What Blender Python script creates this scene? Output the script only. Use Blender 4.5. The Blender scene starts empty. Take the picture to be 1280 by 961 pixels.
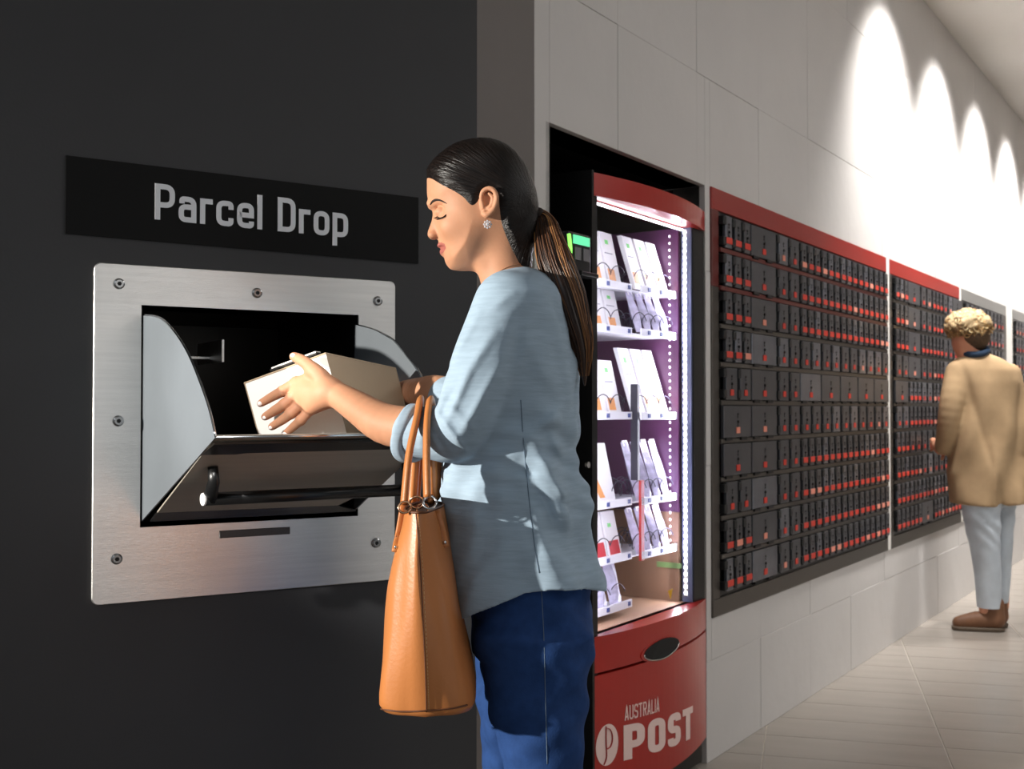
import bpy, bmesh, math, random
import numpy as np
from mathutils import Vector, Matrix
from mathutils.bvhtree import BVHTree
random.seed(7); rng = np.random.default_rng(7)
C = bpy.context.scene.collection
S = bpy.context.scene

# ------------------------------------------------------------------ camera, world, light, exposure
FPX = 1400.0; PITCH = math.radians(1.2); CAMZ = 1.22
camd = bpy.data.cameras.new('camera'); cam = bpy.data.objects.new('camera', camd); C.objects.link(cam)
cam.location = (0, 0, CAMZ); cam.rotation_euler = (math.radians(90) + PITCH, 0, 0)
camd.sensor_width = 36; camd.lens = FPX / 1280 * 36; camd.clip_start = .05
camd.dof.use_dof = True; camd.dof.focus_distance = 1.98; camd.dof.aperture_fstop = 9
S.camera = cam
S.view_settings.view_transform = 'Standard'; S.view_settings.look = 'None'
S.view_settings.gamma = 1; S.view_settings.use_curve_mapping = False
S.view_settings.exposure = 0.0
W = bpy.data.worlds.new('world'); S.world = W; W.use_nodes = True
W.node_tree.nodes['Background'].inputs[0].default_value = (.86, .93, 1, 1)
W.node_tree.nodes['Background'].inputs[1].default_value = .20

def light(name, kind, loc, target, energy, color=(1, 1, 1), **kw):
    d = bpy.data.lights.new(name, kind); d.energy = energy; d.color = color
    for k, v in kw.items(): setattr(d, k, v)
    o = bpy.data.objects.new(name, d); C.objects.link(o); o.location = loc
    o.rotation_euler = (Vector(target) - Vector(loc)).to_track_quat('-Z', 'Y').to_euler()
    return o
# hard low light from the entrance on the left, behind the camera
KT = Vector((-.16, 2.0, 1.12)); KD = Vector((.899, .395, -.168)).normalized()
light('entrance_spot', 'SPOT', KT - KD * 4.6, KT, 1700, (1, .95, .86), spot_size=math.radians(27), spot_blend=.35, shadow_soft_size=.045)
light('box_end_fill_spot', 'SPOT', (-1.55, -.55, 2.75), (-.485, 2.13, 1.235), 560, (1, .97, .93), spot_size=math.radians(8.5), spot_blend=.8, shadow_soft_size=.05)  # added narrow lamp that brightens the white box end
# unseen area fills for the overall brightness of the lobby
light('lobby_fill_light', 'AREA', (3.6, 3.6, 3.5), (3.4, 4.2, 0), 115, (1, .985, .965), shape='RECTANGLE', size=2.2, size_y=4)
light('rear_fill_light', 'AREA', (5.2, -3.6, 1.9), (1.0, 3.2, 1.2), 42, (1, .98, .95), shape='RECTANGLE', size=4.2, size_y=2.6)  # added panel, brightens the steel plate and tile wall; no window modelled
light('front_fill_light', 'AREA', (-1.6, -1.4, 3.0), (-.4, 2.2, 1.0), 12, (.85, .93, 1), shape='RECTANGLE', size=2.0, size_y=1.2)

# ------------------------------------------------------------------ helpers
FW = Vector((0, math.cos(PITCH), math.sin(PITCH))); UP = Vector((0, -math.sin(PITCH), math.cos(PITCH)))
CAM = Vector((0, 0, CAMZ))
def ray(px, py): return Vector((1, 0, 0)) * ((px - 640) / FPX) + UP * ((480.5 - py) / FPX) + FW
def P(px, py, Y):
    r = ray(px, py); return CAM + r * (Y / r.y)
class Frame:
    def __init__(s, o, rot):
        s.o = Vector(o); s.a = rot; s.u = Vector((math.cos(rot), math.sin(rot), 0)); s.v = Vector((-math.sin(rot), math.cos(rot), 0))
        s.M = Matrix.Translation(s.o) @ Matrix.Rotation(rot, 4, 'Z')
    def hit(s, px, py, depth=0.0):            # pixel -> (u, z) on the plane lying 'depth' behind the wall face
        r = ray(px, py); q = s.o + s.v * depth
        t = (q - CAM).dot(s.v) / r.dot(s.v); p = CAM + r * t
        return (p - s.o).dot(s.u), p.z
    def side(s, px, py, u0, k=0.0, lo=0.0, hi=.9):   # depth d in front of the wall on a side plane u = u0 + k d
        for _ in range(50):
            d = (lo + hi) / 2; p = s.o + s.u * (u0 + k * d) - s.v * d
            x = 640 + FPX * p.x / p.y
            if x < px: lo = d
            else: hi = d
        for _ in range(1):
            r = ray(px, py); q = CAM + r * (p.y / r.y)
        return d, q.z
def lin(r, g, b):
    f = lambda c: (c / 255 / 12.92) if c / 255 <= .04045 else ((c / 255 + .055) / 1.055) ** 2.4
    return (f(r), f(g), f(b), 1)

def mat(name, col, rough=.5, metal=0, noise=0, nscale=8, bump=0, bscale=60, stretch=None, coat=0, spec=None, emit=None, estr=0, sss=0, aniso=0):
    m = bpy.data.materials.new(name); m.use_nodes = True; nt = m.node_tree; b = nt.nodes['Principled BSDF']
    b.inputs['Base Color'].default_value = col; b.inputs['Roughness'].default_value = rough; b.inputs['Metallic'].default_value = metal
    if coat: b.inputs['Coat Weight'].default_value = coat; b.inputs['Coat Roughness'].default_value = .08
    if spec is not None: b.inputs['Specular IOR Level'].default_value = spec
    if emit: b.inputs['Emission Color'].default_value = emit; b.inputs['Emission Strength'].default_value = estr
    if sss: b.inputs['Subsurface Weight'].default_value = sss; b.inputs['Subsurface Radius'].default_value = (.012, .005, .003); b.inputs['Subsurface Scale'].default_value = .6
    if aniso: b.inputs['Anisotropic'].default_value = aniso
    if noise or bump:
        tc = nt.nodes.new('ShaderNodeTexCoord'); mp = nt.nodes.new('ShaderNodeMapping'); nt.links.new(tc.outputs['Object'], mp.inputs[0])
        if stretch: mp.inputs['Scale'].default_value = stretch
    if noise:
        n = nt.nodes.new('ShaderNodeTexNoise'); n.inputs['Scale'].default_value = nscale; n.inputs['Detail'].default_value = 5
        nt.links.new(mp.outputs[0], n.inputs[0]); r = nt.nodes.new('ShaderNodeMapRange')
        r.inputs[1].default_value = .3; r.inputs[2].default_value = .7; r.inputs[3].default_value = 1 - noise; r.inputs[4].default_value = 1 + noise
        nt.links.new(n.outputs[0], r.inputs[0]); mx = nt.nodes.new('ShaderNodeVectorMath'); mx.operation = 'SCALE'
        mx.inputs[0].default_value = col[:3]; nt.links.new(r.outputs[0], mx.inputs['Scale']); nt.links.new(mx.outputs[0], b.inputs['Base Color'])
    if bump:
        n = nt.nodes.new('ShaderNodeTexNoise'); n.inputs['Scale'].default_value = bscale; n.inputs['Detail'].default_value = 4
        nt.links.new(mp.outputs[0], n.inputs[0]); bp = nt.nodes.new('ShaderNodeBump'); bp.inputs['Strength'].default_value = bump; bp.inputs['Distance'].default_value = .01
        nt.links.new(n.outputs[0], bp.inputs['Height']); nt.links.new(bp.outputs[0], b.inputs['Normal'])
    return m

class MB:                                       # collects shapes, links them as ONE mesh object
    def __init__(s): s.v = []; s.f = []; s.m = []
    def add(s, vs, fs, mi=0):
        o = len(s.v); s.v += [tuple(v) for v in vs]; s.f += [tuple(i + o for i in f) for f in fs]; s.m += [mi] * len(fs); return s
    def box(s, x0, x1, y0, y1, z0, z1, mi=0, c=0):
        if c:                                   # chamfered on the camera side (y0) edges
            vs = [(x0, y1, z0), (x1, y1, z0), (x1, y1, z1), (x0, y1, z1), (x0, y0 + c, z0), (x1, y0 + c, z0), (x1, y0 + c, z1), (x0, y0 + c, z1),
                  (x0 + c, y0, z0 + c), (x1 - c, y0, z0 + c), (x1 - c, y0, z1 - c), (x0 + c, y0, z1 - c)]
            fs = [(0, 3, 2, 1), (8, 9, 10, 11), (4, 5, 9, 8), (5, 6, 10, 9), (6, 7, 11, 10), (7, 4, 8, 11), (0, 1, 5, 4), (1, 2, 6, 5), (2, 3, 7, 6), (3, 0, 4, 7)]
            return s.add(vs, fs, mi)
        vs = [(x, y, z) for z in (z0, z1) for y in (y0, y1) for x in (x0, x1)]
        return s.add(vs, [(0, 2, 3, 1), (4, 5, 7, 6), (0, 1, 5, 4), (2, 6, 7, 3), (0, 4, 6, 2), (1, 3, 7, 5)], mi)
    def prism(s, poly, off, mi=0):              # polygon (3D points) extruded by a vector
        n = len(poly); off = Vector(off); a = [Vector(p) for p in poly]; b = [p + off for p in a]
        return s.add(a + b, [tuple(range(n))[::-1], tuple(range(n, 2 * n))] + [(i, (i + 1) % n, n + (i + 1) % n, n + i) for i in range(n)], mi)
    def tube(s, pts, rad, seg=10, mi=0, cap=True, flat=1.0, ref=(0, 0, 1)):
        pts = [Vector(p) for p in pts]; n = len(pts); rad = rad if hasattr(rad, '__len__') else [rad] * n; vs = []
        prev = None
        for i, p in enumerate(pts):
            t = (pts[min(i + 1, n - 1)] - pts[max(i - 1, 0)]).normalized()
            if prev is None:
                a = t.cross(Vector(ref)); a = a if a.length > 1e-3 else t.cross(Vector((1, 0, 0)))
            else: a = prev - t * prev.dot(t)
            a.normalize(); prev = a; b = t.cross(a)
            for k in range(seg):
                th = 2 * math.pi * k / seg; vs.append(p + a * (rad[i] * math.cos(th)) + b * (rad[i] * flat * math.sin(th)))
        fs = [(i * seg + k, i * seg + (k + 1) % seg, (i + 1) * seg + (k + 1) % seg, (i + 1) * seg + k) for i in range(n - 1) for k in range(seg)]
        if cap: fs += [tuple(range(seg))[::-1], tuple(range((n - 1) * seg, n * seg))]
        return s.add(vs, fs, mi)
    def ball(s, c, r, seg=10, rings=7, mi=0):
        r = r if hasattr(r, '__len__') else (r, r, r); vs = []
        for i in range(rings + 1):
            ph = math.pi * i / rings
            for k in range(seg):
                th = 2 * math.pi * k / seg; vs.append((c[0] + r[0] * math.sin(ph) * math.cos(th), c[1] + r[1] * math.sin(ph) * math.sin(th), c[2] + r[2] * math.cos(ph)))
        return s.add(vs, [(i * seg + k, (i + 1) * seg + k, (i + 1) * seg + (k + 1) % seg, i * seg + (k + 1) % seg) for i in range(rings) for k in range(seg)], mi)
    def mesh(s, name, mats, smooth=False):
        me = bpy.data.meshes.new(name); me.from_pydata(s.v, [], s.f); me.validate()
        for m in (mats if isinstance(mats, (list, tuple)) else [mats]): me.materials.append(m)
        if len(me.polygons) == len(s.m): me.polygons.foreach_set('material_index', s.m)
        if smooth: me.polygons.foreach_set('use_smooth', [True] * len(me.polygons))
        return me
    def build(s, name, mats, parent=None, smooth=False):
        return link(name, s.mesh(name, mats, smooth), parent)
def link(name, me, parent=None, loc=None):
    o = bpy.data.objects.new(name, me); C.objects.link(o)
    if parent: o.parent = parent
    if loc: o.location = loc
    return o
def tag(o, label=None, cat=None, group=None, kind=None):
    if label: o['label'] = label
    if cat: o['category'] = cat
    if group: o['group'] = group
    if kind: o['kind'] = kind
    return o
def empty(name, loc=(0, 0, 0), rz=0, **kw):
    o = bpy.data.objects.new(name, None); C.objects.link(o); o.location = loc; o.rotation_euler = (0, 0, rz); o.empty_display_size = .1
    return tag(o, **kw)
def setm(me, m): me.materials.clear(); me.materials.append(m); return me
def bevel(o, w, seg=2):
    md = o.modifiers.new('bevel', 'BEVEL'); md.width = w; md.segments = seg; md.limit_method = 'ANGLE'; return o
def rp(pts, r, closed=False):                  # polyline with rounded corners; a point may carry its own radius
    P_ = [Vector(p[:2]) for p in pts]; n = len(P_); out = []
    for i in range(n):
        rr = pts[i][2] if len(pts[i]) > 2 else r
        if (not closed and i in (0, n - 1)) or rr == 0: out.append(P_[i]); continue
        a, b, c = P_[i - 1], P_[i], P_[(i + 1) % n]; u = (a - b); v = (c - b); q = min(rr, u.length * .499, v.length * .499)
        p0 = b + u.normalized() * q; p1 = b + v.normalized() * q
        for t in np.linspace(0, 1, 7): k = .45; out.append(p0.lerp(b, t).lerp(b.lerp(p1, t), t))
    if closed: out.append(out[0])
    return out
H_ = .075
def glyphs(h):                                   # h = half stroke; (paths, advance)
    A = lambda *p, r=.17, c=False: (list(p), r, c)
    w = .5; a, b = h, w - h; x = .72 - h; t = 1 - h
    return {'o': ([A((a, h), (b, h), (b, x), (a, x), c=True)], w), 'p': ([A((a, -.27), (a, .72)), A((a, x), (b, x), (b, h), (a, h))], w),
            'r': ([A((a, 0), (a, .72)), A((a, .40), (a, x), (.36, x), r=.14)], .36), 'c': ([A((b, .48), (b, x), (a, x), (a, h), (b, h), (b, .24))], w),
            'e': ([A((a, .37), (b, .37, 0), (b, x), (a, x), (a, h), (b, h), (b, .2))], w), 'a': ([A((a + .02, .52), (a + .02, x), (b, x), (b, 0)), A((b, .43), (a, .43), (a, h), (b, h), r=.14)], w),
            'l': ([A((a, 0), (a, 1))], 2 * h), 'P': ([A((a, 0), (a, 1)), A((a, t), (b + .05, t), (b + .05, .42), (a, .42), r=.2)], w + .05),
            'D': ([A((a, 0), (a, 1)), A((a, t), (b + .05, t), (b + .05, h), (a, h), r=.26)], w + .05), 'O': ([A((a, h), (b + .05, h), (b + .05, t), (a, t), r=.26, c=True)], w + .05),
            'S': ([A((b, .74), (b, t), (a, t), (a, .5 + h * .0), (b, .5), (b, h), (a, h), (a, .26), r=.2)], w), 'T': ([A((0, t), (w, t), r=0), A((w / 2, t), (w / 2, 0))], w),
            'A': ([A((a, 0), (w / 2, 1, 0), (b, 0)), A((.13, .25), (.37, .25))], w), 'U': ([A((a, 1), (a, h), (b, h), (b, 1))], w), 'R': ([A((a, 0), (a, 1)), A((a, t), (b, t), (b, .48), (a, .48)), A((.25, .48), (b, 0))], w),
            'L': ([A((a, 1), (a, h, 0), (.4, h))], .4), 'I': ([A((a, 0), (a, 1))], 2 * h), ' ': ([], .26)}
def strokes(txt, h, gap, place, thick, mi=None):  # lettering as raised ribbons; place(x, z, lift) -> point ; returns MB
    G = glyphs(h); m = MB(); x0 = 0; W_ = sum(G[c][1] + gap for c in txt) - gap; k = 0
    for ch_ in txt:
        for pts, r, cl in G[ch_][0]:
            q = rp(pts, r, cl); d = []
            for i in range(len(q) - 1):                     # subdivide long runs
                n = max(1, int((q[i + 1] - q[i]).length / .12)); d += [q[i].lerp(q[i + 1], t / n) for t in range(n)]
            d.append(q[-1]); q = d; n = len(q); vs = []; k += 1; lift = thick + k % 5 * .00003
            for i in range(n):
                e0 = q[i] - q[i - 1] if i else (q[-1] - q[-2] if cl else q[1] - q[0]); e1_ = q[i + 1] - q[i] if i < n - 1 else (q[1] - q[0] if cl else q[-1] - q[-2])
                a = e0.normalized(); b = e1_.normalized(); t = (a + b).normalized(); nn = Vector((-t.y, t.x)); sc = h / max(.5, nn.dot(Vector((-a.y, a.x))))
                L_, R_ = q[i] + nn * sc, q[i] - nn * sc
                vs += [place((x0 + L_.x) / W_, L_.y, lift), place((x0 + R_.x) / W_, R_.y, lift), place((x0 + R_.x) / W_, R_.y, 0), place((x0 + L_.x) / W_, L_.y, 0)]
            fs = [(i * 4 + e, i * 4 + (e + 1) % 4, i * 4 + 4 + (e + 1) % 4, i * 4 + 4 + e) for i in range(n - 1) for e in range(4)]
            if not cl: fs += [(0, 1, 2, 3), (n * 4 - 1, n * 4 - 2, n * 4 - 3, n * 4 - 4)]
            m.add(vs, fs)
        x0 += G[ch_][1] + gap
    return m

# ------------------------------------------------------------------ implicit surfaces (surface nets)
def nets(F, lo, h):
    s = F < 0; nx, ny, nz = F.shape
    cnt = np.zeros((nx - 1, ny - 1, nz - 1), np.int8)
    sl = lambda d, n: slice(d, n - 1 + d)
    for dx in (0, 1):
        for dy in (0, 1):
            for dz in (0, 1): cnt += s[sl(dx, nx), sl(dy, ny), sl(dz, nz)]
    mask = (cnt > 0) & (cnt < 8); ijk = np.argwhere(mask); idx = -np.ones(mask.shape, np.int64); idx[mask] = np.arange(len(ijk))
    pos = np.zeros((len(ijk), 3)); n = np.zeros(len(ijk)); i, j, k = ijk.T
    cs = [(a, b, c) for a in (0, 1) for b in (0, 1) for c in (0, 1)]
    for a in cs:
        for b in cs:
            if a < b and sum(abs(p - q) for p, q in zip(a, b)) == 1:
                va = F[i + a[0], j + a[1], k + a[2]]; vb = F[i + b[0], j + b[1], k + b[2]]; ch = (va < 0) != (vb < 0)
                t = np.where(ch, va / np.where(ch, va - vb, 1), 0)[:, None]
                pos += np.where(ch[:, None], np.array(a) + t * (np.array(b) - np.array(a)), 0); n += ch
    pos = (ijk + pos / n[:, None]) * h + np.array(lo)
    quads = []
    for ax in range(3):
        o = [q for q in range(3) if q != ax]
        S0 = [slice(1, -1)] * 3; S1 = [slice(1, -1)] * 3; S0[ax] = slice(0, -1); S1[ax] = slice(1, None)
        A = s[tuple(S0)]; B = s[tuple(S1)]; e = np.argwhere(A != B)
        base = e.copy(); base[:, o[0]] += 1; base[:, o[1]] += 1
        def cell(d0, d1):
            q = base.copy(); q[:, o[0]] += d0; q[:, o[1]] += d1; return idx[q[:, 0], q[:, 1], q[:, 2]]
        q = np.stack([cell(-1, -1), cell(0, -1), cell(0, 0), cell(-1, 0)], 1)
        inside = A[e[:, 0], e[:, 1], e[:, 2]]; flip = inside if ax != 1 else ~inside
        q[~flip] = q[~flip][:, ::-1]; quads.append(q)
    return pos, np.concatenate(quads)
class Field:
    def __init__(s, lo, hi, h):
        s.lo = np.array(lo, float); s.h = h; n = np.ceil((np.array(hi) - s.lo) / h).astype(int) + 1
        s.ax = [(s.lo[i] + h * np.arange(n[i])).astype(np.float32) for i in range(3)]; s.F = np.full(n, .5, np.float32)
    def sub(s, lo, hi):
        r = []
        for i in range(3):
            a = int(max(0, np.floor((lo[i] - s.lo[i]) / s.h))); b = int(min(len(s.ax[i]), np.ceil((hi[i] - s.lo[i]) / s.h) + 1)); r.append(slice(a, max(a, b)))
        return tuple(r), s.ax[0][r[0]][:, None, None], s.ax[1][r[1]][None, :, None], s.ax[2][r[2]][None, None, :]
    def join(s, r, d, k, cut=False):
        if s.F[r].size == 0: return
        a = s.F[r]
        if cut:                                  # smooth subtraction
            d = -d; hh = np.maximum(k - np.abs(a - d), 0) / k if k else 0; s.F[r] = np.maximum(a, d) + (hh * hh * k * .25 if k else 0)
        else:
            hh = np.maximum(k - np.abs(a - d), 0) / k if k else 0; s.F[r] = np.minimum(a, d) - (hh * hh * k * .25 if k else 0)
    def cap(s, a, b, ra, rb, k=.01, cut=False):
        a = np.array(a, float); b = np.array(b, float); m = max(ra, rb) + k + 3 * s.h
        r, x, y, z = s.sub(np.minimum(a, b) - m, np.maximum(a, b) + m); ab = b - a; L = max(ab @ ab, 1e-12)
        t = np.clip(((x - a[0]) * ab[0] + (y - a[1]) * ab[1] + (z - a[2]) * ab[2]) / L, 0, 1)
        d = np.sqrt((x - a[0] - t * ab[0]) ** 2 + (y - a[1] - t * ab[1]) ** 2 + (z - a[2] - t * ab[2]) ** 2) - (ra + (rb - ra) * t)
        s.join(r, d, k, cut); return s
    def chain(s, pts, rad, k=.008):
        if len(pts) > 2: q = spline([list(p) + [r_] for p, r_ in zip(pts, rad)], 4); pts, rad = q[:, :3], q[:, 3]
        A = np.array([list(p) for p in pts], float); m = max(rad) + k + 3 * s.h
        r, x, y, z = s.sub(A.min(0) - m, A.max(0) + m); D = None
        for i in range(len(A) - 1):
            a = A[i]; ab = A[i + 1] - a; L = max(ab @ ab, 1e-12)
            t = np.clip(((x - a[0]) * ab[0] + (y - a[1]) * ab[1] + (z - a[2]) * ab[2]) / L, 0, 1)
            d = (np.sqrt((x - a[0] - t * ab[0]) ** 2 + (y - a[1] - t * ab[1]) ** 2 + (z - a[2] - t * ab[2]) ** 2) - (rad[i] + (rad[i + 1] - rad[i]) * t)).astype(np.float32)
            if D is None: D = d
            else: kk = .003; g = np.maximum(kk - np.abs(D - d), 0) / kk; D = np.minimum(D, d) - g * g * kk * .25
        s.join(r, D, k); return s
    def ell(s, c, rad, k=.01, cut=False, R=None):
        rad = np.array(rad, float); m = rad.max() + k + 3 * s.h; r, x, y, z = s.sub(np.array(c) - m, np.array(c) + m)
        x = x - c[0]; y = y - c[1]; z = z - c[2]
        if R is not None:
            R = np.array(R); x, y, z = [R[0][i] * x + R[1][i] * y + R[2][i] * z for i in range(3)]
        k0 = np.sqrt((x / rad[0]) ** 2 + (y / rad[1]) ** 2 + (z / rad[2]) ** 2); k1 = np.sqrt((x / rad[0] ** 2) ** 2 + (y / rad[1] ** 2) ** 2 + (z / rad[2] ** 2) ** 2)
        s.join(r, k0 * (k0 - 1) / np.maximum(k1, 1e-6), k, cut); return s
    def stack(s, rows, k=.01, p=2.2, disp=None):  # rows: (z, cx, cy, hx, hy, rot)
        rows = sorted(rows); zs = [q[0] for q in rows]; hm = max(max(q[3], q[4]) for q in rows) + k + .02
        lo = [min(q[1] for q in rows) - hm, min(q[2] for q in rows) - hm, zs[0] - .02]; hi = [max(q[1] for q in rows) + hm, max(q[2] for q in rows) + hm, zs[-1] + .02]
        r, x, y, z = s.sub(lo, hi); zz = z.ravel()
        zs_, g = np.array(zs), []
        for c in range(1, 6):
            v = np.array([q[c] if len(q) > c else 0 for q in rows]); w = np.interp(zz, zs_, v)
            dzw = max(3, int(.012 / s.h)); ker = np.ones(dzw) / dzw; w = np.convolve(np.pad(w, dzw, 'edge'), ker, 'same')[dzw:-dzw]
            g.append(w[None, None, :])
        cx, cy, hx, hy, ro = g; co, si = np.cos(ro), np.sin(ro)
        X = (x - cx) * co + (y - cy) * si; Y = -(x - cx) * si + (y - cy) * co
        q = (np.abs(X / hx) ** p + np.abs(Y / hy) ** p) ** (1 / p)
        gx = np.sqrt((X / hx ** 2) ** 2 + (Y / hy ** 2) ** 2) + 1e-6; d = q * (q - 1) / gx
        d = np.clip(d, -.2, .2); d = np.maximum(d, np.maximum(zs[0] - z, z - zs[-1]))
        if disp is not None: d = d + disp(x, y, z)
        s.join(r, d, k); return s
    def mesh(s): return nets(s.F, s.lo, s.h)
def field_obj(name, parts, m, parent=None):
    vs = []; fs = []; o = 0
    for v, f in parts: vs.append(v); fs.append(f + o); o += len(v)
    v = np.concatenate(vs); f = np.concatenate(fs); me = bpy.data.meshes.new(name)
    me.vertices.add(len(v)); me.vertices.foreach_set('co', v.astype(np.float32).ravel())
    me.loops.add(f.size); me.loops.foreach_set('vertex_index', f.astype(np.int32).ravel())
    me.polygons.add(len(f)); me.polygons.foreach_set('loop_start', np.arange(0, f.size, 4, dtype=np.int32)); me.polygons.foreach_set('loop_total', np.full(len(f), 4, np.int32))
    me.polygons.foreach_set('use_smooth', [True] * len(f)); me.update(calc_edges=True); me.validate()
    for q in (m if isinstance(m, (list, tuple)) else [m]): me.materials.append(q)
    return link(name, me, parent)
def spline(pts, n=6, closed=False):
    p = np.array(pts, float); N = len(p); out = []
    for i in range(N if closed else N - 1):
        g = lambda j: p[j % N] if closed else p[min(max(j, 0), N - 1)]
        a, b, c, d = g(i - 1), g(i), g(i + 1), g(i + 2)
        for t in np.linspace(0, 1, n, endpoint=False): out.append(.5 * (2 * b + (c - a) * t + (2 * a - 5 * b + 4 * c - d) * t * t + (3 * b - a - 3 * c + d) * t ** 3))
    if not closed: out.append(p[-1])
    return np.array(out)
def poly_sd(poly, X, Z):                        # signed distance, positive inside
    d = np.full(np.broadcast(X, Z).shape, 1e9); ins = np.zeros(d.shape, bool); n = len(poly)
    for i in range(n):
        a = poly[i]; b = poly[(i + 1) % n]; e = b - a; L = max(e @ e, 1e-12)
        t = np.clip(((X - a[0]) * e[0] + (Z - a[1]) * e[1]) / L, 0, 1); d = np.minimum(d, (X - a[0] - t * e[0]) ** 2 + (Z - a[1] - t * e[1]) ** 2)
        c = ((a[1] > Z) != (b[1] > Z)); xx = a[0] + (Z - a[1]) * (b[0] - a[0]) / (b[1] - a[1] if abs(b[1] - a[1]) > 1e-12 else 1e-12); ins ^= c & (X < xx)
    d = np.sqrt(d); return np.where(ins, d, -d)

# ------------------------------------------------------------------ materials
M = {}
M['dark_wall'] = mat('dark_wall_paint', lin(52, 52, 54), .6, noise=.06, nscale=3, bump=.05, bscale=200)
M['dark_return'] = mat('dark_brown_panel', lin(108, 101, 97), .6, noise=.05, nscale=3)
M['tile'] = mat('pale_stone_tile', lin(208, 204, 201), .55, noise=.03, nscale=2.5, bump=.55, bscale=4.5)
M['grout'] = mat('tile_joint', lin(176, 170, 164), .9)
M['floor'] = mat('floor_tile', lin(158, 150, 141), .24, noise=.05, nscale=2, bump=.03, bscale=40, stretch=(1, 6, 1))
M['floor_grout'] = mat('floor_grout', lin(190, 182, 170), .7)
M['ceiling'] = mat('ceiling_paint', lin(225, 222, 216), .8, noise=.02, nscale=2)
M['steel'] = mat('brushed_steel', lin(226, 224, 221), .33, 1, noise=.05, nscale=3, bump=.10, bscale=30, stretch=(1.5, 1, 40))
M['steel_flap'] = mat('steel_flap', lin(170, 162, 150), .55, .25, noise=.05, nscale=3, bump=.06, bscale=30, stretch=(1.5, 1, 40))
M['steel_side'] = mat('steel_side_panel', lin(142, 149, 156), .42, .6, noise=.06, nscale=5, bump=.05, bscale=14)
M['screw'] = mat('screw_steel', lin(150, 150, 150), .25, 1)
M['black_metal'] = mat('black_metal', lin(22, 22, 23), .32, .2)
M['black'] = mat('matt_black', lin(9, 9, 10), .6)
M['chamber'] = mat('chamber_lining', lin(40, 33, 27), .35, .6)
M['sign'] = mat('black_sign_face', lin(4, 4, 4), .55, spec=.2)
M['sign_text'] = mat('grey_sign_letters', lin(236, 238, 242), .6)
M['white_cap'] = mat('white_cap', lin(245, 245, 245), .4)
M['slot'] = mat('slot_grey', lin(88, 86, 86), .45, .4)
M['red'] = mat('red_paint', lin(176, 36, 26), .28, noise=.04, nscale=2, coat=.3)
M['locker_red'] = mat('locker_red_header', lin(150, 34, 26), .35, noise=.04, nscale=2)
M['locker_redreflect'] = mat('locker_red_reflection', lin(100, 38, 32), .4, noise=.05, nscale=2)  # red reflection painted into the frame colour of the upper rows
M['locker_frame'] = mat('locker_grey_frame', lin(92, 86, 80), .38, .55, noise=.06, nscale=3)
M['silver'] = mat('silver_header', lin(150, 148, 145), .4, .5)
M['door'] = mat('locker_door', lin(88, 88, 92), .36, .6, noise=.14, nscale=9, bump=.04, bscale=20)
M['door_light'] = mat('locker_door_worn', lin(124, 126, 134), .30, .75, noise=.25, nscale=11, bump=.05, bscale=22)
M['hinge'] = mat('black_hinge', lin(8, 8, 9), .5)
M['label_red'] = mat('red_label', lin(214, 62, 46), .5)
M['label_pale'] = mat('pale_red_label', lin(238, 150, 128), .5)
M['lock'] = mat('lock_metal', lin(40, 38, 38), .4, .7)
M['white_trim'] = mat('white_trim', lin(226, 222, 216), .5)
M['cardboard'] = mat('cardboard', lin(168, 146, 120), .8, noise=.04, nscale=6, bump=.05, bscale=120)
M['carton_white'] = mat('white_card', lin(250, 246, 238), .7)
M['tape'] = mat('dark_gap', lin(30, 27, 24), .7)
M['skin'] = mat('skin', lin(196, 142, 110), .56, noise=.05, nscale=30, bump=.04, bscale=260, sss=.12, spec=.28)
M['lip'] = mat('lips', lin(168, 98, 88), .4, spec=.4)
M['nail'] = mat('pale_nail', lin(246, 230, 224), .2, coat=.5)
M['brow'] = mat('brow_hair', lin(38, 24, 18), .8)
M['shirt'] = mat('pale_blue_shirt', lin(160, 180, 197), .85, noise=.08, nscale=40, bump=.12, bscale=70, stretch=(.5, .5, 4), spec=.15)
M['jeans'] = mat('blue_denim', lin(38, 66, 116), .85, noise=.12, nscale=60, bump=.1, bscale=400, spec=.15)
M['thread'] = mat('seam_thread', lin(104, 122, 140), .8)
M['leather'] = mat('tan_leather', lin(186, 117, 64), .40, noise=.05, nscale=7, bump=.05, bscale=180, spec=.5)
M['leather_dark'] = mat('leather_seam', lin(96, 54, 24), .6)
M['stitch'] = mat('pale_stitch', lin(216, 178, 128), .7)
M['gold'] = mat('ring_metal', lin(226, 178, 140), .2, 1)
M['chrome'] = mat('chrome', lin(225, 225, 225), .12, 1)
M['gem'] = mat('clear_gem', lin(240, 240, 245), .08, .5)
M['cap_dark'] = mat('bag_lining', lin(46, 30, 24), .5)
def hair_mat(name, c1, c2, scale, rough=.3, bump=.5):
    m = mat(name, c1, rough); nt = m.node_tree; b = nt.nodes['Principled BSDF']
    at = nt.nodes.new('ShaderNodeAttribute'); at.attribute_name = 'flow'; n = nt.nodes.new('ShaderNodeTexNoise'); n.inputs['Scale'].default_value = scale; n.inputs['Detail'].default_value = 6
    nt.links.new(at.outputs['Vector'], n.inputs[0]); rp = nt.nodes.new('ShaderNodeValToRGB'); rp.color_ramp.elements[0].color = c1; rp.color_ramp.elements[1].color = c2
    rp.color_ramp.elements[0].position = .35; rp.color_ramp.elements[1].position = .75
    nt.links.new(n.outputs[0], rp.inputs[0]); nt.links.new(rp.outputs[0], b.inputs['Base Color'])
    bp = nt.nodes.new('ShaderNodeBump'); bp.inputs['Strength'].default_value = bump; bp.inputs['Distance'].default_value = .004
    nt.links.new(n.outputs[0], bp.inputs['Height']); nt.links.new(bp.outputs[0], b.inputs['Normal']); return m
M['hair'] = hair_mat('dark_hair', lin(10, 8, 8), lin(34, 24, 20), 26, .34)
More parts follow.
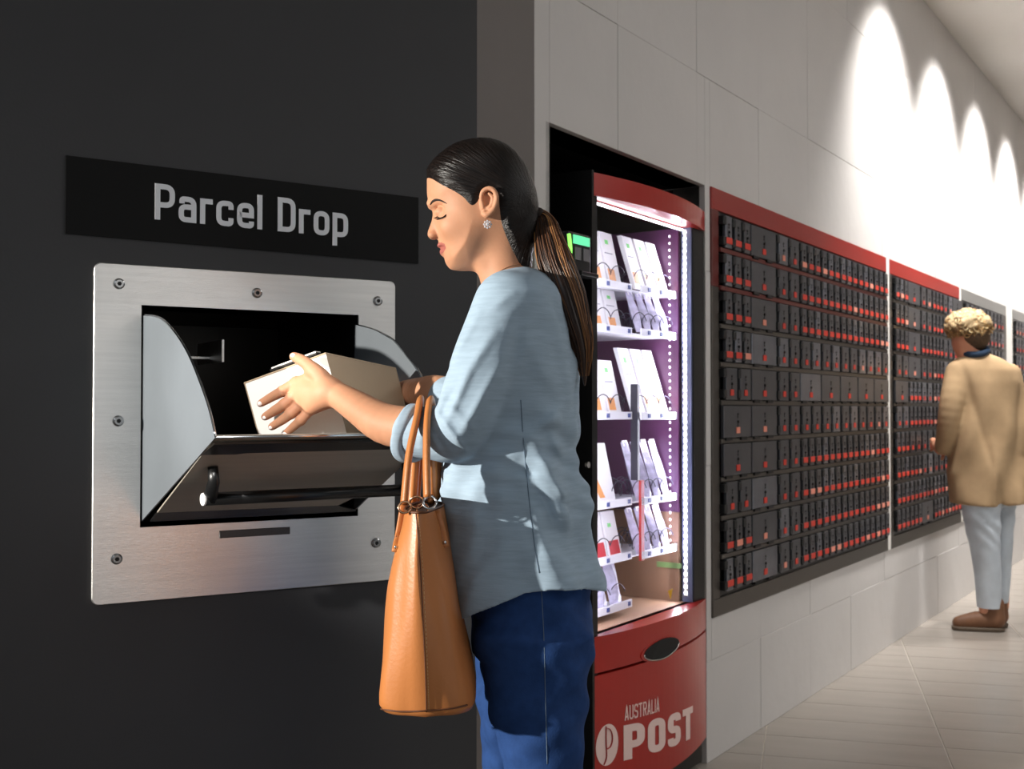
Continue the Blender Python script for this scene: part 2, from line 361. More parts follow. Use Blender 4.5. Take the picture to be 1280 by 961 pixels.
M['hair'].node_tree.nodes['Principled BSDF'].inputs['Specular IOR Level'].default_value = .32
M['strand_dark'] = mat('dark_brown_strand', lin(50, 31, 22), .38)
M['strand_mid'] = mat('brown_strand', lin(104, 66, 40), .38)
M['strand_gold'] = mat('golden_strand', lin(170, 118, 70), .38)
M['coat'] = mat('camel_coat', lin(178, 150, 116), .9, noise=.05, nscale=20, bump=.06, bscale=200, spec=.1)
M['pale_jeans'] = mat('pale_denim', lin(196, 204, 212), .85, noise=.10, nscale=9, bump=.08, bscale=120)
M['boot'] = mat('brown_boot', lin(112, 74, 48), .6, noise=.15, nscale=12)
M['sole'] = mat('boot_sole', lin(92, 78, 64), .7)
M['blond'] = hair_mat('blond_hair', lin(150, 112, 70), lin(240, 218, 170), 30, .6, .8)
M['brown_hair'] = mat('brown_undercut', lin(84, 62, 40), .7, noise=.3, nscale=60, bump=.4, bscale=120)
M['collar'] = mat('navy_collar', lin(36, 58, 84), .8)
M['skin_man'] = mat('man_skin', lin(214, 150, 118), .5, sss=.1)

# ------------------------------------------------------------------ frames of the two walls
T = Frame((0.670, 3.870, 0), math.radians(56.43))
uc, _ = T.hit(596, 500); corner = T.o + T.u * uc
L = Frame((corner.x, corner.y, 0), math.radians(31.0))
CEIL = 3.59

# ------------------------------------------------------------------ large structure
def struct(name, o): o['kind'] = 'structure'; return o
PL, ptop = L.hit(117, 327); PR, _ = L.hit(493, 353); _, pbot = L.hit(115, 754)
ptop2 = L.hit(493, 353)[1]; pbot2 = L.hit(492, 726)[1]
ptop = (ptop + ptop2) / 2; pbot = (pbot + pbot2) / 2
OL, otop = L.hit(176, 380); OR_, otop2 = L.hit(447, 395); _, obot = L.hit(176, 657); obot2 = L.hit(447, 646)[1]
otop = (otop + otop2) / 2; obot = (obot + obot2) / 2
wl = empty('wall_left', L.o, L.a); struct('', wl)
m = MB(); yw = .12                               # wall with a rectangular hole behind the steel plate
m.box(-1.95, OL, 0, yw, 0, CEIL).box(OR_, 0, 0, yw, 0, CEIL).box(OL, OR_, 0, yw, otop, CEIL).box(OL, OR_, 0, yw, 0, obot)
m.build('wall_face', M['dark_wall'], wl)

NL, ntop = T.hit(687, 152); NR, _ = T.hit(881, 232); ntop = 1.991
SL = T.hit(668, 400)[0]                          # where the pale tiles begin
wr = empty('wall_right', T.o, T.a); struct('', wr)
PAN = []                                         # locker banks: (s0, s1)
for a, b in ((888, 1107), (1111, 1198.5), (1201, 1257)): PAN.append((T.hit(a, 480)[0], T.hit(b, 480)[0]))
s4 = T.hit(1265, 480)[0]; PAN.append((s4, s4 + 2.3))
ltop = T.hit(887, 233)[1]; lbot = T.hit(890, 772)[1]
ZEND = PAN[-1][1] + .6
m = MB(); m.box(uc, SL, .0, .1, 0, CEIL); m.build('dark_return_panel', M['dark_return'], wr)
m = MB(); m.box(SL, NL, .02, .12, 0, CEIL).box(NL, NR, .02, .12, ntop, CEIL).box(NR, PAN[0][0], .02, .12, 0, CEIL).box(PAN[0][0], ZEND, .02, .12, ltop, CEIL).box(PAN[0][0], ZEND, .02, .12, 0, lbot)
m.box(PAN[3][1], ZEND, .02, .12, lbot, ltop)
m.build('backing', M['grout'], wr)
def subtract(r, h):
    a0, a1, b0, b1 = r; c0, c1, d0, d1 = h
    if a1 <= c0 or a0 >= c1 or b1 <= d0 or b0 >= d1: return [r]
    out = []
    if a0 < c0: out.append((a0, c0, b0, b1))
    if a1 > c1: out.append((c1, a1, b0, b1))
    x0, x1 = max(a0, c0), min(a1, c1)
    if b0 < d0: out.append((x0, x1, b0, d0))
    if b1 > d1: out.append((x0, x1, d1, b1))
    return out
holes = [(NL, NR, -1, ntop), (PAN[0][0], PAN[3][1], lbot, ltop)]
rows = [-.33, .345, 1.02, 1.695, 2.37, 3.045, CEIL + .1]; js = -.069 - .57 * 2
cols = [js + .57 * i for i in range(-3, 24)]
for ri in range(6):
    for ci in range(len(cols) - 1):
        rs = [(max(cols[ci], SL), min(cols[ci + 1], ZEND), max(rows[ri], 0), min(rows[ri + 1], CEIL))]
        if rs[0][1] - rs[0][0] < .01: continue
        for hh in holes: rs = [q for r in rs for q in subtract(r, hh)]
        for r in rs:
            if r[1] - r[0] < .008 or r[3] - r[2] < .008: continue
            pr = (ri * 7 + ci * 13) % 5 * .0004
            MB().box(r[0] + .0005, r[1] - .0005, -pr, .02, r[2] + .0005, r[3] - .0005, c=.0011).build('wall_tile', M['tile'], wr)
for k, (a, b) in enumerate(((PAN[0][1], PAN[1][0]), (PAN[1][1], PAN[2][0]), (PAN[2][1], PAN[3][0]))):
    MB().box(a, b, -.006, .12, lbot, ltop).build('white_divider', M['white_trim'], wr)
# niche lining
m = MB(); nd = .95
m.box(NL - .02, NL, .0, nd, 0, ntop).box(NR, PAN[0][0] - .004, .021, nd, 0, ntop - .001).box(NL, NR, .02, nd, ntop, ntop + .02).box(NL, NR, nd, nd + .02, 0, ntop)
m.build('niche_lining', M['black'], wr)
# floor
fl = empty('floor'); struct('', fl)
MB().box(-5, 12, -4, 16, -.06, -.003).build('floor_base', M['floor_grout'], fl)
fa = math.radians(-14.8); e1 = Vector((math.cos(fa), math.sin(fa), 0)); e2 = Vector((-math.sin(fa), math.cos(fa), 0))
o0 = Vector((1.489, 3.804, 0)); tw, th = .628, .256
tm = MB().box(.0025, tw - .0025, .0015, th - .0015, -.02, 0).mesh('floor_tile', M['floor'])
big = MB()
for i in range(-14, 18):
    for j in range(-26, 52):
        c = o0 + e1 * (i * tw) + e2 * (j * th); cc = c + e1 * tw / 2 + e2 * th / 2
        if not (-5 < cc.x < 11 and -3.5 < cc.y < 15.5): continue
        vis = cc.y > 3.3 and cc.y < 9.5 and .5 < 640 + FPX * (cc.x) / cc.y - 820 and 640 + FPX * cc.x / cc.y < 1420 and ((cc - T.o).dot(T.v) < .25)
        if vis:
            t = link('floor_tile', tm, fl, c); t.rotation_euler.z = fa
        else:
            p = [c + e1 * .0025 + e2 * .0015, c + e1 * (tw - .0025) + e2 * .0015, c + e1 * (tw - .0025) + e2 * (th - .0015), c + e1 * .0025 + e2 * (th - .0015)]
            big.prism([q + Vector((0, 0, -.02)) for q in p][::-1], (0, 0, .02))
tag(big.build('distant_floor_tiles', M['floor'], fl), kind='stuff')
# ceiling with a dropped soffit edge
ce = MB().box(-5, 12, -4, 16, CEIL, CEIL + .1).build('ceiling', M['ceiling']); struct('', ce)
m = MB().box(-.1, ZEND + 1, -2.2, -1.05, CEIL - .16, CEIL).build('ceiling_soffit', M['ceiling']); m.location = T.o; m.rotation_euler.z = T.a; struct('', m); m.name = 'trim_1'
# far end wall and wall opposite
we = MB().box(-.2, 6, 0, .1, 0, CEIL).build('wall_far', M['tile']); we.location = T.o + T.u * (ZEND) ; we.rotation_euler.z = T.a - math.pi / 2; struct('', we)

# ------------------------------------------------------------------ ceiling downlights that wash the tile wall
for k in range(8):
    s = 2.30 + 1.15 * k; p = T.o + T.u * s - T.v * .55
    d = empty('ceiling_downlight', (p.x, p.y, CEIL - .001), 0, label='recessed round downlight over the pale tile wall, %s from the chute corner' % ('first', 'second', 'third', 'fourth', 'fifth', 'sixth', 'seventh', 'eighth')[k], cat='light', group='recessed downlights along the tile wall')
    m = MB(); m.tube([(0, 0, 0), (0, 0, -.012)], [.055, .05], 20); m.build('rim', M['white_trim'], d, True)
    m = MB(); m.tube([(0, 0, -.012), (0, 0, -.014)], [.036, .036], 16); m.build('lamp_face', mat('lamp_face', lin(255, 250, 240), .5, emit=(1, .97, .92, 1), estr=6), d)
    light('wall_wash', 'SPOT', (p.x, p.y, CEIL - .03), (p.x + T.v.x * .80, p.y + T.v.y * .80, 1.9), 470, (1, .97, .94), spot_size=math.radians(86), spot_blend=1.0, shadow_soft_size=.10)

# ------------------------------------------------------------------ sign above the chute
sl, st = L.hit(82, 194.4); sr, st2 = L.hit(522.3, 247.2); sb = L.hit(81, 292.1)[1]; sb2 = L.hit(521.6, 329.5)[1]
sg = empty('wall_sign', L.o, L.a, label='long black sign board reading Parcel Drop above the steel chute', cat='sign')
MB().prism([(sl, -.004, sb), (sr, -.004, sb2), (sr, -.004, st2), (sl, -.004, st)], (0, .004, 0)).build('board', M['sign'], sg)
x0 = L.hit(193, 250)[0]; x1 = L.hit(434, 280)[0]; zb = L.hit(194, 274.5)[1]; zt = L.hit(194, 229.5)[1]
def on_sign(x, z, lift):
    u = x0 + x * (x1 - x0); return (u, -.004 - lift, zb + z * (zt - zb) + (st2 - st) * (u - x0) / (sr - sl))
strokes('Parcel Drop', .073, .105, on_sign, .0012).build('lettering', M['sign_text'], sg)

# ------------------------------------------------------------------ parcel chute
ch = empty('parcel_chute', L.o, L.a, label='brushed steel parcel drop chute with open tilting hopper set in the dark wall', cat='parcel chute')
pt_ = .006
m = MB()
def plate(m, x0, x1, z0, z1, hx0, hx1, hz0, hz1, r=.014, y0=-.006, y1=0):
    out = []
    for cx, cz, a in ((x1 - r, z1 - r, 0), (x0 + r, z1 - r, 90), (x0 + r, z0 + r, 180), (x1 - r, z0 + r, 270)):
        for t in range(0, 91, 15): out.append((cx + r * math.cos(math.radians(a + t)), cz + r * math.sin(math.radians(a + t))))
    inn = []
    for cx, cz, k in ((hx1, hz1, 7), (hx0, hz1, 7), (hx0, hz0, 7), (hx1, hz0, 7)): inn += [(cx, cz)] * k
    n = len(out); vs = []
    e = .0012
    cxm, czm = (x0 + x1) / 2, (z0 + z1) / 2
    for y, sc in ((y1, 0), (y0 + e, 0), (y0, e)):
        vs += [(x - math.copysign(sc, x - cxm), y, z - math.copysign(sc, z - czm)) for x, z in out]
    for y in (y0, .10): vs += [(x, y, z) for x, z in inn]
    fs = []
    for a in range(4):
        for i in range(n):
            j = (i + 1) % n; fs.append((a * n + i, (a + 1) * n + i, (a + 1) * n + j, a * n + j))
    m.add(vs, fs)
plate(m, PL, PR, pbot, ptop, OL, OR_, obot, otop)
o = m.build('face_plate', M['steel'], ch)
sc = MB(); sc.tube([(0, 0, 0), (0, -.004, 0), (0, -.0055, 0)], [.0115, .011, .008], 20); sc.tube([(0, -.0055, 0), (0, -.0062, 0)], [.0045, .0045], 6, 1)
scm = sc.mesh('screw', [M['screw'], M['black']]); 
for px, py in ((148, 355), (320, 366.5), (470.5, 376.5), (147, 526), (145, 698), (468.5, 678)):
    u, z = L.hit(px, py); link('screw', scm, ch, (u, -.006, z))
u0, z0 = L.hit(273, 670); u1, z1 = L.hit(361, 664)
MB().box(u0, u1, -.0085, -.006, z0 - .004, z0 + .012, c=.001).build('indicator_slot', M['slot'], ch)
# inner chamber
m = MB(); cd = .55
m.box(OL - .012, OL, .0, cd, obot, otop).box(OR_, OR_ + .012, .0, cd, obot, otop).box(OL, OR_, .0, cd, otop, otop + .012).box(OL, OR_, .0, cd, obot - .012, obot).box(OL, OR_, cd, cd + .012, obot, otop)
m.build('inner_chamber', M['chamber'], ch)
m = MB(); m.box(OL + .10, OL + .20, .2, .24, otop - .10, otop - .095).box(OL + .2, OL + .205, .1, .3, otop - .11, otop - .06); m.build('sensor_bracket', M['steel'], ch)
# tilting hopper
KL = .05
lefts = [L.side(px, py, OL + .004, KL) for px, py in ((199, 397), (217, 414), (235, 442), (251, 480), (262, 512), (270, 546))]
ztop_l = L.hit(178, 393)[1]; tip = lefts[-1]
TD, TZ = tip
hb = obot + .012
polyL = [(OL + .004, -.0, hb), (OL + .004, 0, ztop_l)] + [(OL + .004 + KL * d, -d, z) for d, z in lefts]
ztr = L.hit(448, 406)[1]
rights = [L.side(px, py, OR_ - .004, 0) for px, py in ((468, 412), (493, 426), (511, 448), (526, 468))]
TDR = TD * .88
rights += [(TDR * .93, TZ + .055), (TDR, TZ)]
polyR = [(OR_ - .004, 0, hb), (OR_ - .004, 0, ztr)] + [(OR_ - .004, -d, z) for d, z in rights]
m = MB(); m.prism(polyL, (.003, 0, 0)); o = m.build('hopper_side', M['steel_side'], ch)
m = MB(); m.prism(polyR, (-.003, 0, 0)); o = m.build('hopper_side', M['steel_side'], ch)
# rolled rims of the side panels
for poly in (polyL, polyR):
    m = MB(); m.tube(spline(poly[1:], 4), .0022, 6); m.build('hopper_rim', M['chrome'], ch, True)
# front flap
A = Vector((polyL[-1][0], -TD, TZ)); B = Vector((OR_ - .004, -TDR, TZ)); bl = Vector((OL + .018, -.02, obot + .012)); br = Vector((OR_ - .012, -.02, obot + .012))
nrm = (B - A).cross(bl - A).normalized(); nrm = nrm if nrm.y < 0 else -nrm
mid = lambda a, b, t: a.lerp(b, t)
c0 = mid(A, bl, .88); c1 = mid(B, br, .62); c2 = mid(mid(B, br, .90), mid(A, bl, .90), .13)
m = MB(); m.prism([A, B, c1, c2, c0], tuple(-nrm * .004)); bevel(m.build('hopper_flap', M['steel_flap'], ch), .001)
m = MB(); m.prism([c0, c2, br, bl], tuple(-nrm * .004)); m.build('hopper_hinge', M['black_metal'], ch)
m = MB(); m.tube([A + nrm * .001, B + nrm * .001], .0025, 8); m.build('hopper_lip', M['chrome'], ch, True)
# hopper floor leading back into the wall
m = MB(); m.prism([A + Vector((0, .01, -.01)), B + Vector((0, .01, -.01)), Vector((OR_ - .01, .1, obot + .03)), Vector((OL + .01, .1, obot + .03))], (0, 0, -.004)); m.build('hopper_tray', M['chamber'], ch)
# handle
def on_flap(px, py, off):                      # point where the pixel ray meets the plane of the flap lifted by off
    Mi = L.M.inverted(); o_ = Mi @ CAM; d_ = (Mi.to_3x3() @ ray(px, py)); q = A + nrm * off
    return o_ + d_ * ((q - o_).dot(nrm) / d_.dot(nrm))
hA = on_flap(255, 624, .045); hB = on_flap(512, 612, .045)
m = MB(); m.tube([hA, hB], .0125, 16); m.build('handle_bar', M['black_metal'], ch, True)
dirh = (hB - hA).normalized()
m = MB(); m.tube([hA - dirh * .0, hA - dirh * .003], [.0125, .012], 16); m.build('handle_cap', M['white_cap'], ch)
for px, py, q in ((266, 583, hA + dirh * .010), (508, 575, hB - dirh * .010)):
    e = on_flap(px, py, .002); e2 = e + nrm * .040
    m = MB(); m.tube([e, mid(e, q, .15) + nrm * .02, mid(e, q, .6) + nrm * .012, q], [.007, .008, .009, .009], 8, flat=1.6); m.build('handle_arm', M['black_metal'], ch, True)

# ------------------------------------------------------------------ cardboard box held in the hopper
bx = empty('cardboard_box', (0, 0, 0), 0, label='brown cardboard box with a white end held over the steel hopper', cat='box')
bA = P(407, 441, 2.12); bB = P(305, 478.5, 2.19); bC = P(495, 460, 2.275); dn = Vector((.24, .10, -.96)).normalized() * .165
def face(name, a, b, c, d, m_, t):
    n = (Vector(b) - Vector(a)).cross(Vector(d) - Vector(a)).normalized() * t
    return MB().prism([a, b, c, d], tuple(n)).build(name, m_, bx)
bD = bB + bC - bA
face('white_end', bA, bB, bB + dn, bA + dn, M['carton_white'], -.0025)
face('side_wall', bC, bA, bA + dn, bC + dn, M['cardboard'], -.0025)
face('side_wall', bB, bD, bD + dn, bB + dn, M['cardboard'], -.0025)
face('side_wall', bD, bC, bC + dn, bD + dn, M['cardboard'], -.0025)
face('bottom', bA + dn, bB + dn, bD + dn, bC + dn, M['cardboard'], -.0025)
up = -dn.normalized()
face('top_flap', bA + up * .001, bB + up * .001, bD + up * .001, bC + up * .001, M['cardboard'], .003)
q0 = mid(bA, bB, .10) + up * .003; q1 = mid(bA, bB, .66) + up * .003
fo = Vector((-.3, -.95, 0)).normalized()
MB().prism([q0 + fo * .0012, q1 + fo * .0012, q1 + fo * .0012 + up * .0045, q0 + fo * .0012 + up * .0045], tuple(-fo * .02)).build('lid_edge', M['tape'], bx)
MB().prism([q0 + fo * .002 + up * .0035, mid(q0, q1, .96) + fo * .002 + up * .0035, mid(q0, q1, .96) + fo * .002 + up * .0065, q0 + fo * .002 + up * .0065], tuple(-fo * .02)).build('lid_edge', M['carton_white'], bx)

# ------------------------------------------------------------------ post box banks
shared = {}
def shmesh(key, fn):
    if key not in shared: shared[key] = fn()
    return shared[key]
dz_top = (T.hit(900, 257)[1] + T.hit(1100, 347)[1]) / 2; dz_bot = (T.hit(900, 748)[1] + T.hit(1100, 672)[1]) / 2
RP = (dz_top - dz_bot) / 10
mod1 = T.hit(897, 400)[0]; mod1e = T.hit(1105.5, 400)[0]; MW = (mod1e - mod1) / 8
def door_mesh(w, h, n, worn):
    def fn():
        m = MB(); m.box(.0015, w - .0015, -.012, 0, 0, h, c=.0015); return m.mesh('door', M['door_light' if worn else 'door'])
    return shmesh(('d', n, round(w, 4), worn), fn)
def add_door(bank, x, z, w, h, n, rnd):
    worn = rnd.random() < .22; g = 0 if n == 1 else .26 * w if n == 3 else .17 * w
    pd = .004
    d = link('door', door_mesh(w - g - pd, h, n, worn), bank, (x + g, -.010, z))
    if worn: d['label'] = 'locker door with scratched bright metal face'
    W2 = w - g - pd
    if n == 1:
        hs = [shmesh(('h1', round(w, 4), q), lambda: MB().box(W2 * q, W2 * (q + .22), -.013, .01, -.010, .001).mesh('hinge', M['hinge'])) for q in (.08, .62)]
    else:
        hs = [shmesh(('h', n, round(w, 4), q), lambda: MB().box(-g - .003, .001, -.016, .01, h * q, h * (q + .26), c=.002).mesh('hinge', M['hinge'])) for q in (.70, .06)]
    for hm in hs: link('hinge', hm, d)
    lw = .034 if n == 1 else .030 if n == 2 else W2 * .92
    pale = rnd.random() < .16
    lm = shmesh(('l', n, round(w, 4), pale), lambda: MB().box(W2 / 2 - lw / 2, W2 / 2 + lw / 2, -.0142, -.012, h * .13, h * .13 + .022).mesh('number_label', M['label_pale' if pale else 'label_red']))
    o = link('number_label', lm, d)
    if pale: o['label'] = 'faded pale red number label'
    km = shmesh(('k', n, round(w, 4)), lambda: MB().tube([(W2 / 2, -.012, h * .50), (W2 / 2, -.016, h * .50)], [.0052, .005], 8).box(W2 / 2 - .0025, W2 / 2 + .0025, -.0132, -.012, h * .34, h * .44).tube([(W2 / 2, -.012, h * .74), (W2 / 2, -.0138, h * .74)], [.0042, .004], 8).box(W2 / 2 - .003, W2 / 2 + .003, -.0132, -.012, h * .62, h * .68).mesh('lock', M['lock']))
    link('lock', km, d)
def bank(s0, s1, first, rows_, label, header, reflect_rows, seed):
    rnd = random.Random(seed); p = T.o + T.u * s0
    b = empty('post_box_bank', (p.x, p.y, 0), T.a, label=label, cat='post boxes', group=None)
    wid = s1 - s0; zt = dz_top + .006
    MB().box(0, wid, -.008, .05, zt, ltop, c=.002).build('header_panel', M[header], b)
    MB().box(0, wid, -.008, .05, lbot, dz_bot - .004, c=.002).build('base_panel', M['locker_frame'], b)
    MB().box(0, first - .006, -.008, .05, dz_bot - .004, zt - reflect_rows * RP, c=.002).build('side_stile', M['locker_frame'], b)
    nm = int((wid - first + .01) / MW + .02)
    MB().box(0, wid, .0, .05, dz_bot - .004, zt).build('back_panel', M['black_metal'], b)
    if reflect_rows: MB().box(0, first - .006, -.008, .05, zt - reflect_rows * RP, zt, c=.002).build('side_stile', M['locker_redreflect'], b)
    for r in range(10):
        z0 = dz_top - (r + 1) * RP; fm = M['locker_redreflect'] if r < reflect_rows else M['locker_frame']
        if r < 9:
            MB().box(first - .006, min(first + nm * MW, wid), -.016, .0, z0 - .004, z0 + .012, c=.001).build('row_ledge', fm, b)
        for c in range(nm):
            n = rows_[r][c] if c < len(rows_[r]) else 3
            w = (MW - .006) / n
            for k in range(n):
                add_door(b, first + c * MW + k * w, z0 + .015, w, RP - .022, n, rnd)
    if first + nm * MW < wid - .006: MB().box(first + nm * MW, wid, -.008, .05, dz_bot - .004, zt, c=.002).build('side_stile', M['locker_frame'], b)
    return b
R1 = [[3, 1, 2, 3, 3, 3, 3, 3]] * 3 + [[3, 1, 2, 2, 2, 2, 2, 2], [2, 1, 2, 1, 1, 1, 1, 1], [1, 1, 2, 2, 2, 2, 2, 2], [1, 1, 2, 3, 3, 3, 3, 3], [2, 1, 2, 3, 3, 3, 3, 3], [3, 1, 2, 3, 3, 3, 3, 3], [3, 1, 2, 3, 3, 3, 3, 3]]
R2 = [[3, 1, 2, 3, 2, 1, 2, 2], [3, 1, 2, 3, 2, 1, 2, 2], [3, 1, 3, 3, 2, 2, 2, 2], [2, 1, 2, 3, 2, 1, 2, 2], [1, 3, 2, 3, 1, 2, 2, 2], [2, 3, 3, 3, 2, 2, 2, 2], [3, 2, 2, 3, 2, 2, 2, 2], [3, 3, 2, 2, 3, 2, 2, 2], [3, 3, 3, 3, 3, 3, 2, 2], [3, 3, 1, 3, 3, 3, 3, 3]]
R3 = [[2] * 8] * 10
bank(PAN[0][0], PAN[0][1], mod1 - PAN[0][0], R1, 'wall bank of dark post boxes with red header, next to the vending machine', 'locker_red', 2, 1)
bank(PAN[1][0], PAN[1][1], .05, R2, 'dark post boxes with red header, faced by the person in the camel coat', 'locker_red', 0, 2)
bank(PAN[2][0], PAN[2][1], .05, R3, 'wall bank of dark post boxes with silver header behind the blond head', 'silver', 0, 3)
bank(PAN[3][0], PAN[3][1], .05, R3, 'farthest wall bank of post boxes with silver header, cut by the right picture edge', 'silver', 0, 4)

# ------------------------------------------------------------------ vending machine
va = T.hit(735, 400)[0]; vb = T.hit(877, 400)[0]; wa = T.hit(742, 400)[0]; wb = T.hit(863, 400)[0]
vt = 1.893; ft = (T.hit(742, 247)[1] + T.hit(862, 284)[1]) / 2; sill = (T.hit(742, 790)[1] + T.hit(862, 757)[1]) / 2
seam = (T.hit(745, 834)[1] + T.hit(877, 792)[1]) / 2; vbase = T.hit(877, 921)[1]
vc = (va + vb) / 2; hw = (vb - va) / 2
def bow(s, B=.05): return -B * (1 - ((s - vc) / hw) ** 2) - .012
vm = empty('vending_machine', T.o, T.a, label='red vending machine with lit glass front in the wall niche behind the woman', cat='vending machine')
def bowed(m, s0, s1, z0, z1, thick=.03, B=.05, n=20, lift=0):
    for i in range(n):
        a = s0 + (s1 - s0) * i / n; b = s0 + (s1 - s0) * (i + 1) / n; ya, yb = bow(a, B) - lift, bow(b, B) - lift
        m.add([(a, ya, z0), (b, yb, z0), (b, yb, z1), (a, ya, z1)], [(0, 1, 2, 3)])
        m.add([(a, ya, z1), (b, yb, z1), (b, thick, z1), (a, thick, z1)], [(0, 1, 2, 3)]); m.add([(a, ya, z0), (a, thick, z0), (b, thick, z0), (b, yb, z0)], [(0, 1, 2, 3)])
    for s, q in ((s0, 1), (s1, -1)):
        y = bow(s, B) - lift; m.add([(s, y, z0), (s, y, z1), (s, thick, z1), (s, thick, z0)], [(0, 1, 2, 3)])
    return m
bowed(MB(), va, vb, ft, vt, .02).build('top_fascia', M['red'], vm)
bowed(MB(), va + .001, vb - .001, seam + .004, sill, .02).build('sill_panel', M['red'], vm)
bowed(MB(), va + .001, vb - .001, vbase, seam - .004, .02).build('lower_door', M['red'], vm)
m = MB(); m.box(va + .01, vb - .01, .0, .8, .02, vbase); m.build('plinth', M['black_metal'], vm)
dpt = .78; G = .045
m = MB(); m.box(va, wa, -.012, dpt, vbase, ft).box(wb + .004, vb, -.008, .03, sill, ft).box(va - .012, va, -.02, dpt, vbase, vt + .004); m.build('side_column', M['black_metal'], vm)
m = MB(); m.box(va, vb, .02, dpt, ft + .0, vt); m.build('cabinet_top', M['black_metal'], vm)
m = MB(); m.box(va, vb, .02, dpt, vbase, sill - .01); m.build('cabinet_base', M['black_metal'], vm)
M['v_back'] = mat('vending_back', lin(150, 140, 134), .6); M['v_right'] = mat('vending_purple_wall', lin(92, 48, 84), .35); M['v_tan'] = mat('vending_tan', lin(150, 116, 90), .6)
MB().box(wa, wb, .5, .52, sill, ft).build('inner_back', M['v_back'], vm)
MB().box(wb - .012, wb + .004, .04, .5, sill + .30, ft).build('inner_side', M['v_right'], vm)
MB().box(wb - .012, wb + .004, .04, .5, sill, sill + .298).build('inner_side', M['v_tan'], vm)
MB().box(wa, wb, .0, .5, sill - .01, sill).build('inner_floor', M['v_tan'], vm)
MB().box(wa, wb, .02, .5, ft, ft + .01).build('inner_ceiling', M['v_back'], vm)
MB().box(wb - .004, wb + .006, -.004, .03, sill, ft).build('window_jamb', mat('jamb_blue_grey', lin(110, 118, 150), .4), vm)
gl = bpy.data.materials.new('clear_glass'); gl.use_nodes = True; nt = gl.node_tree; nt.nodes.clear()
o_ = nt.nodes.new('ShaderNodeOutputMaterial'); mx = nt.nodes.new('ShaderNodeMixShader'); tr = nt.nodes.new('ShaderNodeBsdfTransparent'); gs = nt.nodes.new('ShaderNodeBsdfGlossy'); fr = nt.nodes.new('ShaderNodeFresnel')
gs.inputs['Roughness'].default_value = .03; tr.inputs[0].default_value = (.96, .97, 1, 1); fr.inputs[0].default_value = 1.35
nt.links.new(fr.outputs[0], mx.inputs[0]); nt.links.new(tr.outputs[0], mx.inputs[1]); nt.links.new(gs.outputs[0], mx.inputs[2]); nt.links.new(mx.outputs[0], o_.inputs[0])
MB().add([(wa, .006, sill), (wb, .006, sill), (wb, .006, ft), (wa, .006, ft)], [(0, 1, 2, 3)]).build('glass_pane', gl, vm)
# LED strip up the right jamb
m = MB(); s5 = wb - .010; zt5 = ft - .005; zb5 = sill + .02
m.box(s5 + .001, s5 + .006, .010, .022, zb5, zt5); m.build('led_strip_holder', M['white_trim'], vm)
M['led'] = mat('led', lin(255, 255, 255), .5, emit=(.93, .94, 1, 1), estr=9)
m = MB(); n5 = 58
for i in range(n5): z = zb5 + .01 + (zt5 - zb5 - .02) * i / (n5 - 1); m.ball((s5, .016, z), (.003, .0062, .0062), 8, 5)
tag(m.build('leds_and_reflection', M['led'], vm), kind='stuff')
s6 = T.hit(839, 400, .12)[0]
m = MB()
for i in range(46): z = zb5 + .16 + (zt5 - zb5 - .18) * i / 45; m.ball((wb - .014, .070, z), (.002, .0035, .0045), 6, 4)
tag(m.build('leds_and_reflection', mat('led_reflection', lin(255, 255, 255), .5, emit=(.93, .94, 1, 1), estr=3), vm), kind='stuff')  # faint glowing dots imitate the mirror image of the strip
m = MB(); pts = [(wa + .02 + (wb - wa - .04) * t, -.02 - .03 * math.sin(math.pi * t), ft - .008) for t in np.linspace(0, 1, 12)]; m.tube([(x, .02, z) for x, y, z in pts], .004, 6); m.build('led_tube', mat('led_tube', lin(255, 255, 255), .5, emit=(.93, .94, 1, 1), estr=6), vm)
def vlight(name, s, d, z, sx, sy, e, ts, td):
    p = T.o + T.u * s + T.v * d; t = T.o + T.u * ts + T.v * td
    return light(name, 'AREA', (p.x, p.y, z), (t.x, t.y, z), e, (.88, .88, 1), shape='RECTANGLE', size=sx, size_y=sy)
vlight('cabinet_led_light', wb - .03, .035, (ft + sill) / 2, .03, 1.2, 5.5, wa + .25, .22)
vlight('cabinet_led_light', wa + .05, .03, (ft + sill) / 2, .03, 1.2, 3.5, wb - .25, .3)
# lock, lower handle, logo
lk = T.hit(735.5, 581, -.02); m = MB(); m.tube([(lk[0] + .004, -.012, lk[1]), (lk[0] + .004, -.019, lk[1])], [.010, .009], 14); m.build('key_lock', M['chrome'], vm)
hc = T.hit(824, 810, -.05); m = MB(); n = 24
rim = []; inn = []
for k in range(n):
    t = 2 * math.pi * k / n; ex = .115 * math.copysign(abs(math.cos(t)) ** 1.15, math.cos(t)); ez = .030 * math.sin(t)
    rim.append((hc[0] + ex, hc[1] + ez))
for (sc_, off, nm, mt) in ((1.14, .001, 'handle_rim', M['red']), (1.0, .003, 'handle_recess', M['black'])):
    m = MB(); vs = [(hc[0] + (x - hc[0]) * sc_, bow(x) - off, hc[1] + (z - hc[1]) * sc_) for x, z in rim]; m.add(vs + [(x, .01, z) for x, y, z in vs], [tuple(range(n))] + [(i, (i + 1) % n, n + (i + 1) % n, n + i) for i in range(n)]); m.build(nm, mt, vm)
m = MB(); m.tube([(hc[0] + (x - hc[0]), bow(x) - .003, hc[1] + (z - hc[1])) for x, z in rim[12:] + rim[:1]], .0022, 6); m.build('handle_trim', M['chrome'], vm, True)
M['logo'] = mat('logo_pale', lin(244, 214, 206), .5)
